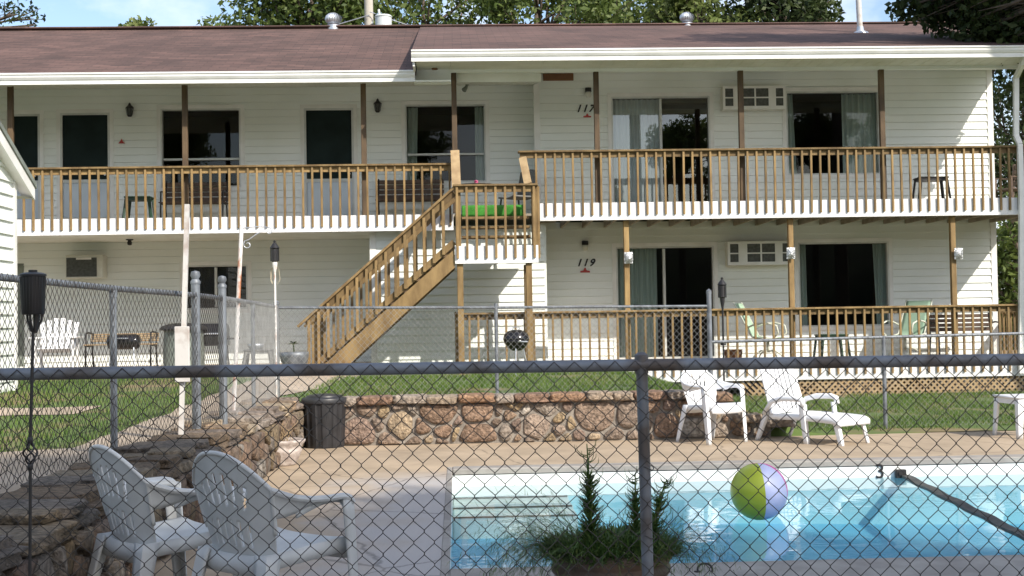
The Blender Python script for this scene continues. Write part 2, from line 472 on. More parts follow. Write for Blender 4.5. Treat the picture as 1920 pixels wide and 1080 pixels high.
# ------------------------------------------------------------------ mesh builder
class MB:
    def __init__(s):
        s.v, s.f, s.mi = [], [], []

    def add(s, vs, fs, mi=0):
        o = len(s.v)
        s.v.extend([tuple(v) for v in vs])
        for f in fs:
            s.f.append(tuple(i+o for i in f))
            s.mi.append(mi)
        return s

    def box(s, a, b, mi=0, bev=0.0):
        x0, y0, z0 = [min(p, q) for p, q in zip(a, b)]
        x1, y1, z1 = [max(p, q) for p, q in zip(a, b)]
        if bev <= 0:
            return s.add([(x0, y0, z0), (x1, y0, z0), (x1, y1, z0), (x0, y1, z0), (x0, y0, z1), (x1, y0, z1), (x1, y1, z1), (x0, y1, z1)],
                         [(0, 3, 2, 1), (4, 5, 6, 7), (0, 1, 5, 4), (1, 2, 6, 5), (2, 3, 7, 6), (3, 0, 4, 7)], mi)
        bev = min(bev, (x1-x0)*.45, (y1-y0)*.45, (z1-z0)*.45)
        vs, idx = [], {}
        for sx in (0, 1):
            for sy in (0, 1):
                for sz in (0, 1):
                    cx, cy, cz = (x0, x1)[sx], (y0, y1)[sy], (z0, z1)[sz]
                    ix, iy, iz = (x0+bev, x1-bev)[sx], (y0+bev, y1-bev)[sy], (z0+bev, z1-bev)[sz]
                    for k, p in enumerate(((cx, iy, iz), (ix, cy, iz), (ix, iy, cz))):
                        idx[(sx, sy, sz, k)] = len(vs)
                        vs.append(p)
        I = lambda sx, sy, sz, k: idx[(sx, sy, sz, k)]
        fs = []
        for q in (0, 1):
            fs.append([I(q, 0, 0, 0), I(q, 1, 0, 0), I(q, 1, 1, 0), I(q, 0, 1, 0)])
            fs.append([I(0, q, 0, 1), I(1, q, 0, 1), I(1, q, 1, 1), I(0, q, 1, 1)])
            fs.append([I(0, 0, q, 2), I(1, 0, q, 2), I(1, 1, q, 2), I(0, 1, q, 2)])
        for a_ in (0, 1):
            for b_ in (0, 1):
                fs.append([I(a_, b_, 0, 0), I(a_, b_, 1, 0), I(a_, b_, 1, 1), I(a_, b_, 0, 1)])
                fs.append([I(a_, 0, b_, 0), I(a_, 1, b_, 0), I(a_, 1, b_, 2), I(a_, 0, b_, 2)])
                fs.append([I(0, a_, b_, 1), I(1, a_, b_, 1), I(1, a_, b_, 2), I(0, a_, b_, 2)])
        for sx in (0, 1):
            for sy in (0, 1):
                for sz in (0, 1):
                    fs.append([I(sx, sy, sz, 0), I(sx, sy, sz, 1), I(sx, sy, sz, 2)])
        c = ((x0+x1)/2, (y0+y1)/2, (z0+z1)/2)
        out = []
        for f in fs:
            p = [Vector(vs[i]) for i in f]
            nn = (p[1]-p[0]).cross(p[2]-p[0])
            ce = sum(p, Vector())/len(p)
            out.append(f if nn.dot(ce-Vector(c)) > 0 else f[::-1])
        return s.add(vs, out, mi)

    def beam(s, p, q, w, h, mi=0, upv=(0, 0, 1)):
        """rectangular bar from p to q: w across, h along upv"""
        p, q = Vector(p), Vector(q)
        d = (q-p).normalized()
        u = Vector(upv)
        sd = d.cross(u)
        if sd.length < 1e-4:
            sd = d.cross(Vector((1, 0, 0)))
        sd.normalize()
        u = sd.cross(d).normalized()
        vs = []
        for e in (p, q):
            for a, b in ((-1, -1), (1, -1), (1, 1), (-1, 1)):
                vs.append(e + sd*(a*w/2) + u*(b*h/2))
        return s.add(vs, [(0, 1, 2, 3), (7, 6, 5, 4), (0, 4, 5, 1), (1, 5, 6, 2), (2, 6, 7, 3), (3, 7, 4, 0)], mi)

    def tube(s, pts, r, n=8, mi=0, cap=True, close=False):
        pts = [Vector(p) for p in pts]
        k = len(pts)
        rs = r if isinstance(r, (list, tuple)) else [r]*k
        rings, prev = [], None
        for i in range(k):
            if close:
                d = pts[(i+1) % k]-pts[i-1]
            elif i == 0:
                d = pts[1]-pts[0]
            elif i == k-1:
                d = pts[-1]-pts[-2]
            else:
                d = (pts[i+1]-pts[i]).normalized()+(pts[i]-pts[i-1]).normalized()
            if d.length < 1e-9:
                d = Vector((0, 0, 1))
            d.normalize()
            if prev is None:
                a = d.cross(Vector((0, 0, 1)) if abs(d.z) < .9 else Vector((1, 0, 0))).normalized()
            else:
                a = prev - d*prev.dot(d)
                a = a.normalized() if a.length > 1e-6 else d.cross(Vector((1, 0, 0))).normalized()
            prev = a
            b = d.cross(a)
            rings.append([pts[i]+(a*math.cos(2*math.pi*j/n)+b*math.sin(2*math.pi*j/n))*rs[i] for j in range(n)])
        vs = [p for g in rings for p in g]
        fs = []
        for i in range(k if close else k-1):
            i2 = (i+1) % k
            for j in range(n):
                fs.append((i*n+j, i*n+(j+1) % n, i2*n+(j+1) % n, i2*n+j))
        if cap and not close:
            fs.append(tuple(range(n))[::-1])
            fs.append(tuple((k-1)*n+j for j in range(n)))
        return s.add(vs, fs, mi)

    def lathe(s, prof, c=(0, 0, 0), n=28, mi=0, sx=1.0, sy=1.0):
        vs = []
        for r, z in prof:
            for j in range(n):
                a = 2*math.pi*j/n
                vs.append((c[0]+r*sx*math.cos(a), c[1]+r*sy*math.sin(a), c[2]+z))
        fs = []
        for i in range(len(prof)-1):
            for j in range(n):
                fs.append((i*n+j, i*n+(j+1) % n, (i+1)*n+(j+1) % n, (i+1)*n+j))
        if prof[0][0] > 1e-6:
            fs.append(tuple(range(n))[::-1])
        if prof[-1][0] > 1e-6:
            fs.append(tuple((len(prof)-1)*n+j for j in range(n)))
        return s.add(vs, fs, mi)

    def grid(s, nu, nv, fn, mi=0, skip=None):
        vs = [fn(i/nu, j/nv) for j in range(nv+1) for i in range(nu+1)]
        fs = []
        for j in range(nv):
            for i in range(nu):
                if skip and skip((i+.5)/nu, (j+.5)/nv):
                    continue
                a = j*(nu+1)+i
                fs.append((a, a+1, a+nu+2, a+nu+1))
        return s.add(vs, fs, mi)

    def prism(s, poly, y0, y1, mi=0):
        """polygon in XZ (list of (x,z)) extruded along Y"""
        k = len(poly)
        vs = [(x, y0, z) for x, z in poly]+[(x, y1, z) for x, z in poly]
        fs = [tuple(range(k)), tuple(range(2*k-1, k-1, -1))]
        for i in range(k):
            j = (i+1) % k
            fs.append((i, i+k, j+k, j))
        return s.add(vs, fs, mi)

    def prismx(s, poly, x0, x1, mi=0):
        """polygon in YZ extruded along X"""
        k = len(poly)
        vs = [(x0, y, z) for y, z in poly]+[(x1, y, z) for y, z in poly]
        fs = [tuple(range(k)), tuple(range(2*k-1, k-1, -1))]
        for i in range(k):
            j = (i+1) % k
            fs.append((i, i+k, j+k, j))
        return s.add(vs, fs, mi)

    def xf(s, loc=(0, 0, 0), rz=0.0, start=0):
        c, sn = math.cos(rz), math.sin(rz)
        for i in range(start, len(s.v)):
            x, y, z = s.v[i]
            s.v[i] = (x*c-y*sn+loc[0], x*sn+y*c+loc[1], z+loc[2])
        return s


def setprops(o, label=None, cat=None, group=None, kind=None):
    if label:
        o['label'] = label
    if cat:
        o['category'] = cat
    if group:
        o['group'] = group
    if kind:
        o['kind'] = kind
    return o


def make_obj(name, mb, mat, parent=None, off=(0, 0, 0), smooth=False, fixn=True):
    me = bpy.data.meshes.new(name)
    ox, oy, oz = off
    me.from_pydata([(x-ox, y-oy, z-oz) for x, y, z in mb.v], [], mb.f)
    mats = mat if isinstance(mat, (list, tuple)) else [mat]
    for q in mats:
        me.materials.append(MT[q] if isinstance(q, str) else q)
    if len(mats) > 1:
        me.polygons.foreach_set('material_index', mb.mi)
    if fixn:
        import bmesh
        bm = bmesh.new()
        bm.from_mesh(me)
        bmesh.ops.recalc_face_normals(bm, faces=bm.faces)
        bm.to_mesh(me)
        bm.free()
    if smooth:
        me.polygons.foreach_set('use_smooth', [True]*len(me.polygons))
        if smooth != 'all':
            try:
                me.set_sharp_from_angle(angle=R(42))
            except Exception:
                pass
    me.update()
    o = bpy.data.objects.new(name, me)
    COL.objects.link(o)
    if parent is not None:
        o.parent = parent
    return o


def thing(name, label, cat, loc=(0, 0, 0), rz=0.0, group=None):
    o = bpy.data.objects.new(name, None)
    o.empty_display_size = 0.2
    COL.objects.link(o)
    o.location = loc
    o.rotation_euler = (0, 0, rz)
    return setprops(o, label, cat, group)


def part(name, mb, mat, t, smooth=False, world=False, fixn=True):
    """mesh part of a thing; world=True: verts are in world coordinates"""
    root = t
    while root.parent is not None:
        root = root.parent
    return make_obj(name, mb, mat, t, tuple(root.location) if world else (0, 0, 0), smooth, fixn)


def solo(name, mb, mat, label, cat, group=None, smooth=False):
    a = np.array(mb.v)
    c = ((a[:, 0].min()+a[:, 0].max())/2, (a[:, 1].min()+a[:, 1].max())/2, a[:, 2].min())
    o = make_obj(name, mb, mat, None, c, smooth)
    o.location = c
    return setprops(o, label, cat, group)


def struct(name, mb, mat, smooth=False):
    return setprops(make_obj(name, mb, mat, None, (0, 0, 0), smooth), kind='structure')


def copy_tree(o, parent=None):
    c = o.copy()
    COL.objects.link(c)
    if parent is not None:
        c.parent = parent
    for ch in o.children:
        copy_tree(ch, c)
    return c


def solidify(o, th, off=0.0):
    md = o.modifiers.new("thickness", 'SOLIDIFY')
    md.thickness = th
    md.offset = off
    return o


def smoothstep(a, b, x):
    t = max(0.0, min(1.0, (x-a)/(b-a)))
    return t*t*(3-2*t)


# ------------------------------------------------------------------ key planes
YF = 4.47                     # near fence
PY0, PY1, PX0 = 7.05, 11.85, -0.06   # pool
WATER = -0.15
YW = 14.45                    # face of the back stone wall
YB = 15.2                    # back fence
XW = -1.78                    # face of the left stone wall
YL, YLW = 22.2, 24.4          # left balcony front, left wing wall
YR, YRW = 21.8, 23.95         # right balcony front, right wing wall
YN = 20.9                     # stair landing front
YP = 22.5                     # projecting lower wall beside the stairs


def ground_z(x, y):
    return base_z(x, y)+0.012*mnoise.noise((x*1.7, y*1.7, 0))


def base_z(x, y):
    left = 0.47 + 0.16*smoothstep(9, 21, y)
    mid = 0.50 + 0.02*smoothstep(15, 21, y)
    right = 0.008
    z = left*(1-smoothstep(-2.6, -1.8, x)) + mid*smoothstep(-2.6, -1.8, x)
    k = smoothstep(2.55, 4.3, x)
    return z*(1-k)+right*k


# ------------------------------------------------------------------ ground
mb = MB()
mb.grid(2, 2, lambda u, v: (-900+1800*u, -900+1800*v, -1.3))
struct('ground', mb, 'earth')

mb = MB()
mb.grid(110, 64, lambda u, v: ((lambda x, y: (x, y, ground_z(x, y)))(-2.15+24*u, 14.62+22*v)))
mb.grid(60, 2, lambda u, v: (-2.1+7.5*u, 14.62-0.10*(1-v), ground_z(-2.1+7.5*u, 14.62)*v-0.02*(1-v)))
struct('lawn', mb, 'lawn', smooth='all')
mb = MB()
mb.grid(60, 110, lambda u, v: ((lambda x, y: (x, y, ground_z(x, y)))(-17.1+15*u, 1+35*v)))
struct('side_lawn', mb, 'lawn', smooth='all')
# worn path along the outside of the left fence, then up to the stairs
mb = MB()


def path_pt(u, v):
    y = 3.5+17.3*v
    wob = 0.08*mnoise.noise((y*1.3, 0, 3))
    x0 = -6.5+3.65*smoothstep(8.4, 9.6, y)+wob
    x1 = -2.12+0.35*smoothstep(14.8, 18, y)
    x = x0+(x1-x0)*u
    return (x, y, ground_z(x, y)+0.012)


mb.grid(8, 60, path_pt)
struct('path', mb, 'path', smooth='all')
mb = MB()
mb.grid(60, 14, lambda u, v: ((lambda x, y: (x, y, ground_z(x, y)+0.008))(-11+7.2*u, 12.9+1.0*v+0.3*mnoise.noise((u*7, 0, v)))))
struct('crossing_path', mb, 'path', smooth='all')
mb = MB()
mb.box((-12, 20.6, 0.3), (-1.6, 24.4, 0.66))
struct('patio', mb, 'path')

# pool deck around the pool: four sheets in one mesh
mb = MB()
PX1 = 15.0
for a, b in (((-1.8, -6), (PX0-0.0, 14.75)), ((PX0, -6), (PX1, PY0)), ((PX0, PY1), (PX1, 14.75)), ((PX1, -6), (24, 14.75))):
    mb.add([(a[0], a[1], 0), (b[0], a[1], 0), (b[0], b[1], 0), (a[0], b[1], 0)], [(0, 1, 2, 3)])
struct('pool_deck', mb, 'deck')
# concrete coping round the rim
mb = MB()
mb.box((PX0, PY1, -0.05), (PX1, PY1+0.22, 0.012), bev=0.01)
mb.box((PX0, PY0-0.85, -0.05), (PX1, PY0, 0.012), bev=0.01)
mb.box((PX0-0.05, PY0-0.85, -0.05), (PX0-0.001, PY1+0.22, 0.006), bev=0.006)
struct('coping', mb, 'coping')
# shell
mb = MB()
zb = -0.62
band = -0.26
mb.add([(PX0, PY1, -0.05), (PX1, PY1, -0.05), (PX1, PY1, band), (PX0, PY1, band)], [(0, 1, 2, 3)], 0)
mb.add([(PX0, PY1, band), (PX1, PY1, band), (PX1, PY1, zb), (PX0, PY1, zb)], [(0, 1, 2, 3)], 1)
mb.add([(PX0, PY0, -0.05), (PX1, PY0, -0.05), (PX1, PY0, band), (PX0, PY0, band)], [(3, 2, 1, 0)], 0)
mb.add([(PX0, PY0, band), (PX1, PY0, band), (PX1, PY0, zb), (PX0, PY0, zb)], [(3, 2, 1, 0)], 1)
mb.add([(PX0, PY0, -0.05), (PX0, PY1, -0.05), (PX0, PY1, band), (PX0, PY0, band)], [(0, 1, 2, 3)], 0)
mb.add([(PX0, PY0, band), (PX0, PY1, band), (PX0, PY1, zb), (PX0, PY0, zb)], [(0, 1, 2, 3)], 1)
mb.add([(PX1, PY0, -0.05), (PX1, PY1, -0.05), (PX1, PY1, zb), (PX1, PY0, zb)], [(0, 1, 2, 3)], 1)
mb.grid(30, 16, lambda u, v: (PX0+(PX1-PX0)*u, PY0+(PY1-PY0)*v, zb+0.12*smoothstep(6, 0, (PX1-PX0)*u)), 2)
struct('pool_basin', mb, ['tile', 'poolblue', 'poolfloor'])
st = thing('pool_steps', 'white submerged steps with dark nosings in the far left corner of the pool', 'steps', (0.45, 11.6, -0.5))
for k, (yy, zz) in enumerate(((11.5, -0.21), (11.27, -0.265), (11.06, -0.315))):
    mb = MB()
    mb.box((PX0+0.004, yy, -0.60), (0.98+0.02*k, PY1-0.004-0.002*k, zz), bev=0.01)
    part('step', mb, 'tile', st, world=True)
    mb = MB()
    mb.box((PX0+0.006, yy-0.006, zz-0.008), (0.97+0.02*k, yy+0.010, zz+0.003))
    part('nosing', mb, 'acgrille', st, world=True)
mb = MB()
mb.grid(2, 2, lambda u, v: (PX0+(PX1-PX0)*u, PY0+(PY1-PY0)*v, WATER))
setprops(make_obj('pool_water', mb, 'water', fixn=False), kind='structure')


# ------------------------------------------------------------------ stone walls
def clip_poly(poly, nx, ny, c):
    out = []
    for i in range(len(poly)):
        a, b = poly[i], poly[(i+1) % len(poly)]
        da, db = a[0]*nx+a[1]*ny-c, b[0]*nx+b[1]*ny-c
        if da <= 0:
            out.append(a)
        if (da < 0 < db) or (db < 0 < da):
            t = da/(da-db)
            out.append((a[0]+(b[0]-a[0])*t, a[1]+(b[1]-a[1])*t))
    return out


def chaikin(p, n=2, ch=0.19):
    for _ in range(n):
        q = []
        for i in range(len(p)):
            a, b = p[i], p[(i+1) % len(p)]
            q.append((a[0]*(1-ch)+b[0]*ch, a[1]*(1-ch)+b[1]*ch))
            q.append((a[0]*ch+b[0]*(1-ch), a[1]*ch+b[1]*(1-ch)))
        p = q
    return p


STONE_COLS = [(0.22, 0.145, 0.092), (0.245, 0.175, 0.095), (0.19, 0.132, 0.092), (0.27, 0.20, 0.125), (0.22, 0.14, 0.09), (0.17, 0.115, 0.085),
              (0.32, 0.28, 0.235), (0.23, 0.185, 0.145), (0.215, 0.135, 0.085), (0.21, 0.155, 0.115)]


def stones(mb, cols, W, H, cell, fn, seed, bulge=0.06, hfun=None, aspect=1.0, tone=1.0):
    """irregular rounded stones filling a W x H face; fn(u, v, d) -> world point"""
    rnd = random.Random(seed)
    pts = []
    tries = 0
    while tries < 5000 and len(pts) < 700:
        tries += 1
        p = (rnd.uniform(0, W), rnd.uniform(0, H))
        rr = cell*rnd.choice((0.42, 0.6, 0.85, 1.05, 1.25))
        if all(math.hypot(p[0]-q[0], (p[1]-q[1])/aspect) > 0.5*(rr+q[2]) for q in pts):
            pts.append((p[0], p[1], rr))
    for i, (px, py, rr) in enumerate(pts):
        poly = [(0, 0), (W, 0), (W, H), (0, H)]
        for j, (qx, qy, qr) in enumerate(pts):
            if i == j or abs(px-qx) > 3*cell or abs(py-qy) > 3*cell:
                continue
            dx, dy = qx-px, qy-py
            d2 = dx*dx+dy*dy
            d = math.sqrt(d2)
            t = 0.5+0.5*(rr*rr-qr*qr)/d2*0.5
            poly = clip_poly(poly, dx/d, dy/d, (px*dx+py*dy)/d+d*t)
            if len(poly) < 3:
                break
        if len(poly) < 3:
            continue
        cx = sum(p[0] for p in poly)/len(poly)
        cy = sum(p[1] for p in poly)/len(poly)
        if hfun and cy > hfun(cx):
            continue
        g = 0.011+0.010*rnd.random()
        ins = []
        for (a, b) in poly:
            L = math.hypot(a-cx, b-cy)+1e-6
            k = max(0.3, (L-g*1.3)/L)
            ins.append((cx+(a-cx)*k, cy+(b-cy)*k))
        p = chaikin(ins, 2)
        n = len(p)
        bl = bulge*rnd.uniform(0.7, 1.25)
        rings = []
        for sc, dp in ((1.0, -0.01), (0.975, bl*0.62), (0.90, bl*0.92), (0.5, bl*1.0)):
            rings.append([(cx+(a-cx)*sc, cy+(b-cy)*sc, dp+(0.013*mnoise.noise((a*sc*9+i, b*sc*9, dp*20)) if dp > 0 else 0)) for a, b in p])
        vs = [fn(*q) for rg in rings for q in rg]+[fn(cx, cy, bl*1.02)]
        fs = []
        for k in range(3):
            for j in range(n):
                fs.append((k*n+j, k*n+(j+1) % n, (k+1)*n+(j+1) % n, (k+1)*n+j))
        for j in range(n):
            fs.append((3*n+j, 3*n+(j+1) % n, 4*n))
        c0 = rnd.choice(STONE_COLS)
        v = rnd.uniform(0.75, 1.15)*tone
        gr_ = sum(c0)/3
        c0 = tuple((q*.88+gr_*.12)*v*1.18 for q in c0)
        o = len(mb.f)
        mb.add(vs, fs)
        cols.extend([c0]*(len(mb.f)-o))


def rock_block(mb, cols, c, s, seed, col, e=0.30, nu=30, nv=14, rz=0.0):
    def sp(v, p):
        return math.copysign(abs(v)**p, v)
    vs, fs = [], []
    for j in range(nv+1):
        ph = -math.pi/2+math.pi*j/nv
        for i in range(nu):
            th = 2*math.pi*i/nu
            x = sp(math.cos(ph), e)*sp(math.cos(th), e)
            y = sp(math.cos(ph), e)*sp(math.sin(th), e)
            z = sp(math.sin(ph), e)
            nn = 1+0.16*mnoise.noise((x*1.6+seed, y*1.6, z*1.6+seed))+0.05*mnoise.noise((x*5+seed, y*5, z*5))
            lx, ly = x*s[0]*nn, y*s[1]*nn
            q = (c[0]+lx*math.cos(rz)-ly*math.sin(rz), c[1]+lx*math.sin(rz)+ly*math.cos(rz), c[2]+z*s[2]*(1+0.22*mnoise.noise((x*2+seed, y*2, 5))+0.14*mnoise.noise((x*6, y*6+seed, 2))))
            vs.append(q)
    for j in range(nv):
        for i in range(nu):
            fs.append((j*nu+i, j*nu+(i+1) % nu, (j+1)*nu+(i+1) % nu, (j+1)*nu+i))
    o = len(mb.f)
    mb.add(vs, fs)
    cols.extend([col]*(len(mb.f)-o))


def stone_obj(name, mb, cols, t, world=True):
    o = part(name, mb, 'stone', t, smooth='all', world=world, fixn=True)
    at = o.data.attributes.new('stone', 'FLOAT_COLOR', 'FACE')
    a = np.ones((len(cols), 4), dtype=np.float32)
    a[:, :3] = np.array(cols)
    at.data.foreach_set('color', a.ravel())
    return o


# back wall: from the left corner to its low end behind the far chair
BW0, BW1 = -1.75, 3.55


def bw_top(x):
    return 0.53-0.34*smoothstep(2.75, 3.5, x)


t = thing('stone_retaining_wall', 'long brown fieldstone retaining wall with mortar joints behind the pool', 'stone wall', (0.9, YW, 0))
mb = MB()
for i in range(40):
    xa, xb = BW0+(BW1-BW0)*i/40, BW0+(BW1-BW0)*(i+1)/40
    mb.add([(xa, YW, 0), (xb, YW, 0), (xb, YW, bw_top(xb)), (xa, YW, bw_top(xa)), (xa, YW+.5, bw_top(xa)), (xb, YW+.5, bw_top(xb))],
           [(0, 1, 2, 3), (3, 2, 5, 4)])
mb.add([(BW1, YW, 0), (BW1, YW+.5, 0), (BW1, YW+.5, bw_top(BW1)), (BW1, YW, bw_top(BW1))], [(0, 1, 2, 3)])
part('mortar', mb, 'mortar', t, world=True)
mb, cols = MB(), []
stones(mb, cols, BW1-BW0, 0.45, 0.29, lambda u, v, d: (BW0+u, YW-d, v+0.005), 5, 0.038, hfun=lambda u: bw_top(BW0+u)-0.08)
stone_obj('stones', mb, cols, t)
mb, cols = MB(), []
rnd = random.Random(3)
x = BW0+0.05
while x < BW1:
    w = rnd.uniform(0.20, 0.44)
    c0 = rnd.choice([(0.24, 0.155, 0.10), (0.29, 0.225, 0.165), (0.20, 0.125, 0.085), (0.25, 0.15, 0.09), (0.28, 0.23, 0.185)])
    rock_block(mb, cols, (x+w/2, YW+0.11, bw_top(x+w/2)-0.03+rnd.uniform(-.008, .008)), (w/2-0.004, 0.21, 0.048), rnd.uniform(0, 99), c0, e=0.26)
    x += w
stone_obj('capstones', mb, cols, t)

# left wall, running towards the camera
t = thing('stone_side_wall', 'stone wall with flat slab caps darkened for shade, running up the left side of the pool', 'stone wall', (XW, 8.5, 0))
mb = MB()
LW0, LW1 = 3.2, YW
mb.box((XW-0.45, LW0, 0.0), (XW, LW1, 0.46))
part('mortar', mb, 'mortar', t, world=True)
mb, cols = MB(), []
stones(mb, cols, LW1-LW0, 0.44, 0.22, lambda u, v, d: (XW+d, LW0+u, v), 8, 0.07, aspect=1.8, tone=0.62)  # face stones toned down to stand for the shade on this wall
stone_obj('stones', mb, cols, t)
mb, cols = MB(), []
y = LW0
while y < LW1-0.1:
    w = rnd.uniform(0.35, 0.75)
    w = min(w, LW1-y)
    c0 = rnd.choice([(0.20, 0.16, 0.13), (0.23, 0.19, 0.155), (0.16, 0.125, 0.10), (0.23, 0.16, 0.10), (0.30, 0.235, 0.16)])
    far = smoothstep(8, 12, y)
    c0 = tuple(q*(0.48+0.62*far) for q in c0)  # shade painted into the nearer caps, fading with distance
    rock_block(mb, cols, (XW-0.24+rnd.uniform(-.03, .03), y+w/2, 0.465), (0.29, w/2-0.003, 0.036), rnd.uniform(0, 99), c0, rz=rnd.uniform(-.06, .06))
    yy_ = y
    while yy_ < y+w-0.05:
        w2 = min(rnd.uniform(.22, .5), y+w-yy_)
        for k in range(2):
            if rnd.random() < .85:
                rock_block(mb, cols, (XW-0.12-0.25*k+rnd.uniform(-.04, .03), yy_+w2/2, 0.515+rnd.uniform(-.012, .016)), (rnd.uniform(.12, .17), w2/2-0.003, rnd.uniform(.022, .036)), rnd.uniform(0, 99),
                           (lambda f_: tuple(q*f_ for q in c0))(rnd.uniform(.75, 1.2)), rz=rnd.uniform(-.18, .18), e=.24)
        yy_ += w2
    y += w
stone_obj('capstones', mb, cols, t)


# ------------------------------------------------------------------ motel building
def siding(mb, x0, x1, z0, z1, Y, openings=(), course=0.14, lip=0.03):
    z = z0
    while z < z1-1e-4:
        zt = min(z+course, z1)
        cuts = sorted({z, zt} | {q for o in openings for q in (o[2], o[3]) if z < q < zt})
        for a, b in zip(cuts[:-1], cuts[1:]):
            mid = (a+b)/2
            spans = [(x0, x1)]
            for (oa, ob, oc, od) in openings:
                if oc < mid < od:
                    ns = []
                    for (p, q) in spans:
                        if ob <= p or oa >= q:
                            ns.append((p, q))
                        else:
                            if oa > p:
                                ns.append((p, oa))
                            if ob < q:
                                ns.append((ob, q))
                    spans = ns
            gap = 0.0075
            first = abs(a-z) < 1e-6
            a2 = a+gap if first and b-a > gap*1.5 else a
            ya = Y-lip*(1-0.75*(a2-z)/course)
            yb = Y-lip*(1-0.75*(b-z)/course)
            for (p, q) in spans:
                mb.add([(p, ya, a2), (q, ya, a2), (q, yb, b), (p, yb, b)], [(0, 1, 2, 3)])
                if a2 > a:
                    mb.add([(p, ya, a2), (q, ya, a2), (q, Y, a2), (p, Y, a2), (p, Y, a), (q, Y, a), (p, Y-lip*.25, a), (q, Y-lip*.25, a)], [(3, 2, 1, 0), (4, 5, 2, 3), (6, 7, 5, 4)])
        z += course


motel = thing('motel_building', 'long two-storey white-sided motel with brown shingle roof behind the pool', 'building', (0, 25, 0))
XL, XRW = -10.5, X(1858, 300, YRW)
XRF = X(772, 100, 21.1)           # left end of the raised right roof
XREND = XRW+0.45
XC = X(1008, 300, YRW)            # corner of the right wing wall
XPJ = X(700, 560, YP)             # left end of the projecting lower wall
XLE = X(848, 420, YL)             # right end of left balcony
# rooflines
ZLE = Z(385, 134, 21.6)           # left gutter top
ZRE = Z(1300, 89, 21.1)
YRG, ZRG = 27.2, Z(620, 53, 27.2)
ZDL0 = Z(400, 438, YL)
ZDL = ZDL0+0.28                   # left balcony floor
ZDR0 = Z(1450, 409, YR)
ZDR = ZDR0+0.30
ZLO0 = Z(1450, 713, YR)
ZLO = ZLO0+0.30
ZBEAM = Z(1386, 133, 22.0)        # underside of right header beam
ZSOL = Z(500, 158, 22.35)         # left soffit at the posts
ZCL, ZCR = 5.90, 6.04             # porch ceilings at the walls


def op(px0, px1, py0, py1, Y):
    return (X(px0, (py0+py1)/2, Y), X(px1, (py0+py1)/2, Y), Z((px0+px1)/2, py1, Y), Z((px0+px1)/2, py0, Y))


OPS = {
    'ul': [op(20, 76, 214, 414, YLW), op(114, 207, 212, 412, YLW), op(302, 452, 204, 352, YLW), op(571, 664, 203, 408, YLW), op(760, 911, 196, 342, YLW)],
    'll': [op(26, 46, 494, 690, YLW), op(345, 465, 497, 580, YLW)],
    'ur': [op(1147, 1332, 181, 383, YRW), op(1474, 1649, 171, 328, YRW)],
    'lr': [op(1156, 1340, 462, 672, YRW), op(1497, 1667, 454, 612, YRW)],
}
CLR = {k: [(a, b, max(c, (ZDL if k == 'ul' else ZDR if k == 'ur' else ZLO if k == 'lr' else 0.66)+0.02) if (d-c) > 1.9 else c, d) for (a, b, c, d) in v] for k, v in OPS.items()}
OPS = CLR

mb = MB()
siding(mb, XL, XC, ZDL-0.02, ZCL+0.02, YLW, OPS['ul'])
siding(mb, XL, XPJ, 0.60, ZDL0+0.05, YLW, OPS['ll'])
siding(mb, XC, XRW, ZDR-0.02, ZCR+0.02, YRW, OPS['ur'])
siding(mb, XPJ, XC, 0.45, ZDL0+0.10, YP)
siding(mb, XC, XRW, ZLO-0.45, ZDR0+0.14, YRW, OPS['lr'])
part('wall', mb, 'siding', motel, world=True)
# end wall, side returns, corner boards
for nm_, a_, b_ in (
        ('end_wall', (XRW-0.02, YRW+0.02, 0.0), (XRW+0.03, 32.5, ZCR+0.02)),
        ('corner_board', (XRW-0.055, YRW-0.03, ZDR-0.02), (XRW+0.055, YRW+0.06, ZCR+0.02)),
        ('corner_board', (XRW-0.055, YRW-0.03, 0.3), (XRW+0.055, YRW+0.06, ZDR0+0.14)),
        ('corner_board', (XC-0.055, YRW-0.03, ZDR-0.02), (XC+0.055, YRW+0.06, ZCR+0.02)),
        ('side_wall', (XC-0.03, YRW+0.06, ZDR-0.02), (XC+0.03, YLW, ZCR+0.02)),
        ('corner_board', (XPJ-0.05, YP-0.03, 0.45), (XPJ+0.06, YP+0.05, ZDL0+0.08)),
        ('side_wall', (XPJ-0.03, YP+0.05, 0.45), (XPJ+0.03, YLW, ZDL0+0.08)),
        ('side_wall', (XC-0.03, YP-0.01, 0.45), (XC+0.03, YRW-0.02, ZDL0+0.08)),
):
    mb = MB()
    mb.box(a_, b_)
    part(nm_, mb, 'siding' if nm_ != 'corner_board' else 'trim', motel, world=True)
# end gable
mb = MB()
mb.prismx([(YRW, ZCR), (32.5, ZCR), (YRG, ZRG-0.1)], XRW-0.02, XRW+0.03)
part('gable', mb, 'siding', motel, world=True)
# rooms behind the openings, coloured near-black to look unlit
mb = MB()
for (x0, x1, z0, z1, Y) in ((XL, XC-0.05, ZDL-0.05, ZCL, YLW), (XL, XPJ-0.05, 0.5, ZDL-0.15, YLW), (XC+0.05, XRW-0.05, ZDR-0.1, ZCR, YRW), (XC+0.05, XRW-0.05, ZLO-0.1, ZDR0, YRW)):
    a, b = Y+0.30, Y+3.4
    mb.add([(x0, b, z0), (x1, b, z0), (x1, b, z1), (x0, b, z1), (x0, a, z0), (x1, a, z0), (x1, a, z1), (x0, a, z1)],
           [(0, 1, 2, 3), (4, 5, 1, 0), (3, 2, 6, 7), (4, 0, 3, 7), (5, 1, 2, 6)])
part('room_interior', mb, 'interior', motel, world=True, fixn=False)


# windows, doors
def frame_rect(mb, o, Y, w=0.03, d0=-0.03, d1=0.10):
    a, b, c, d = o
    mb.box((a, Y+d0, d-w), (b, Y+d1, d))
    mb.box((a, Y+d0, c), (b, Y+d1, c+w))
    mb.box((a, Y+d0, c+w), (a+w, Y+d1, d-w))
    mb.box((b-w, Y+d0, c+w), (b, Y+d1, d-w))


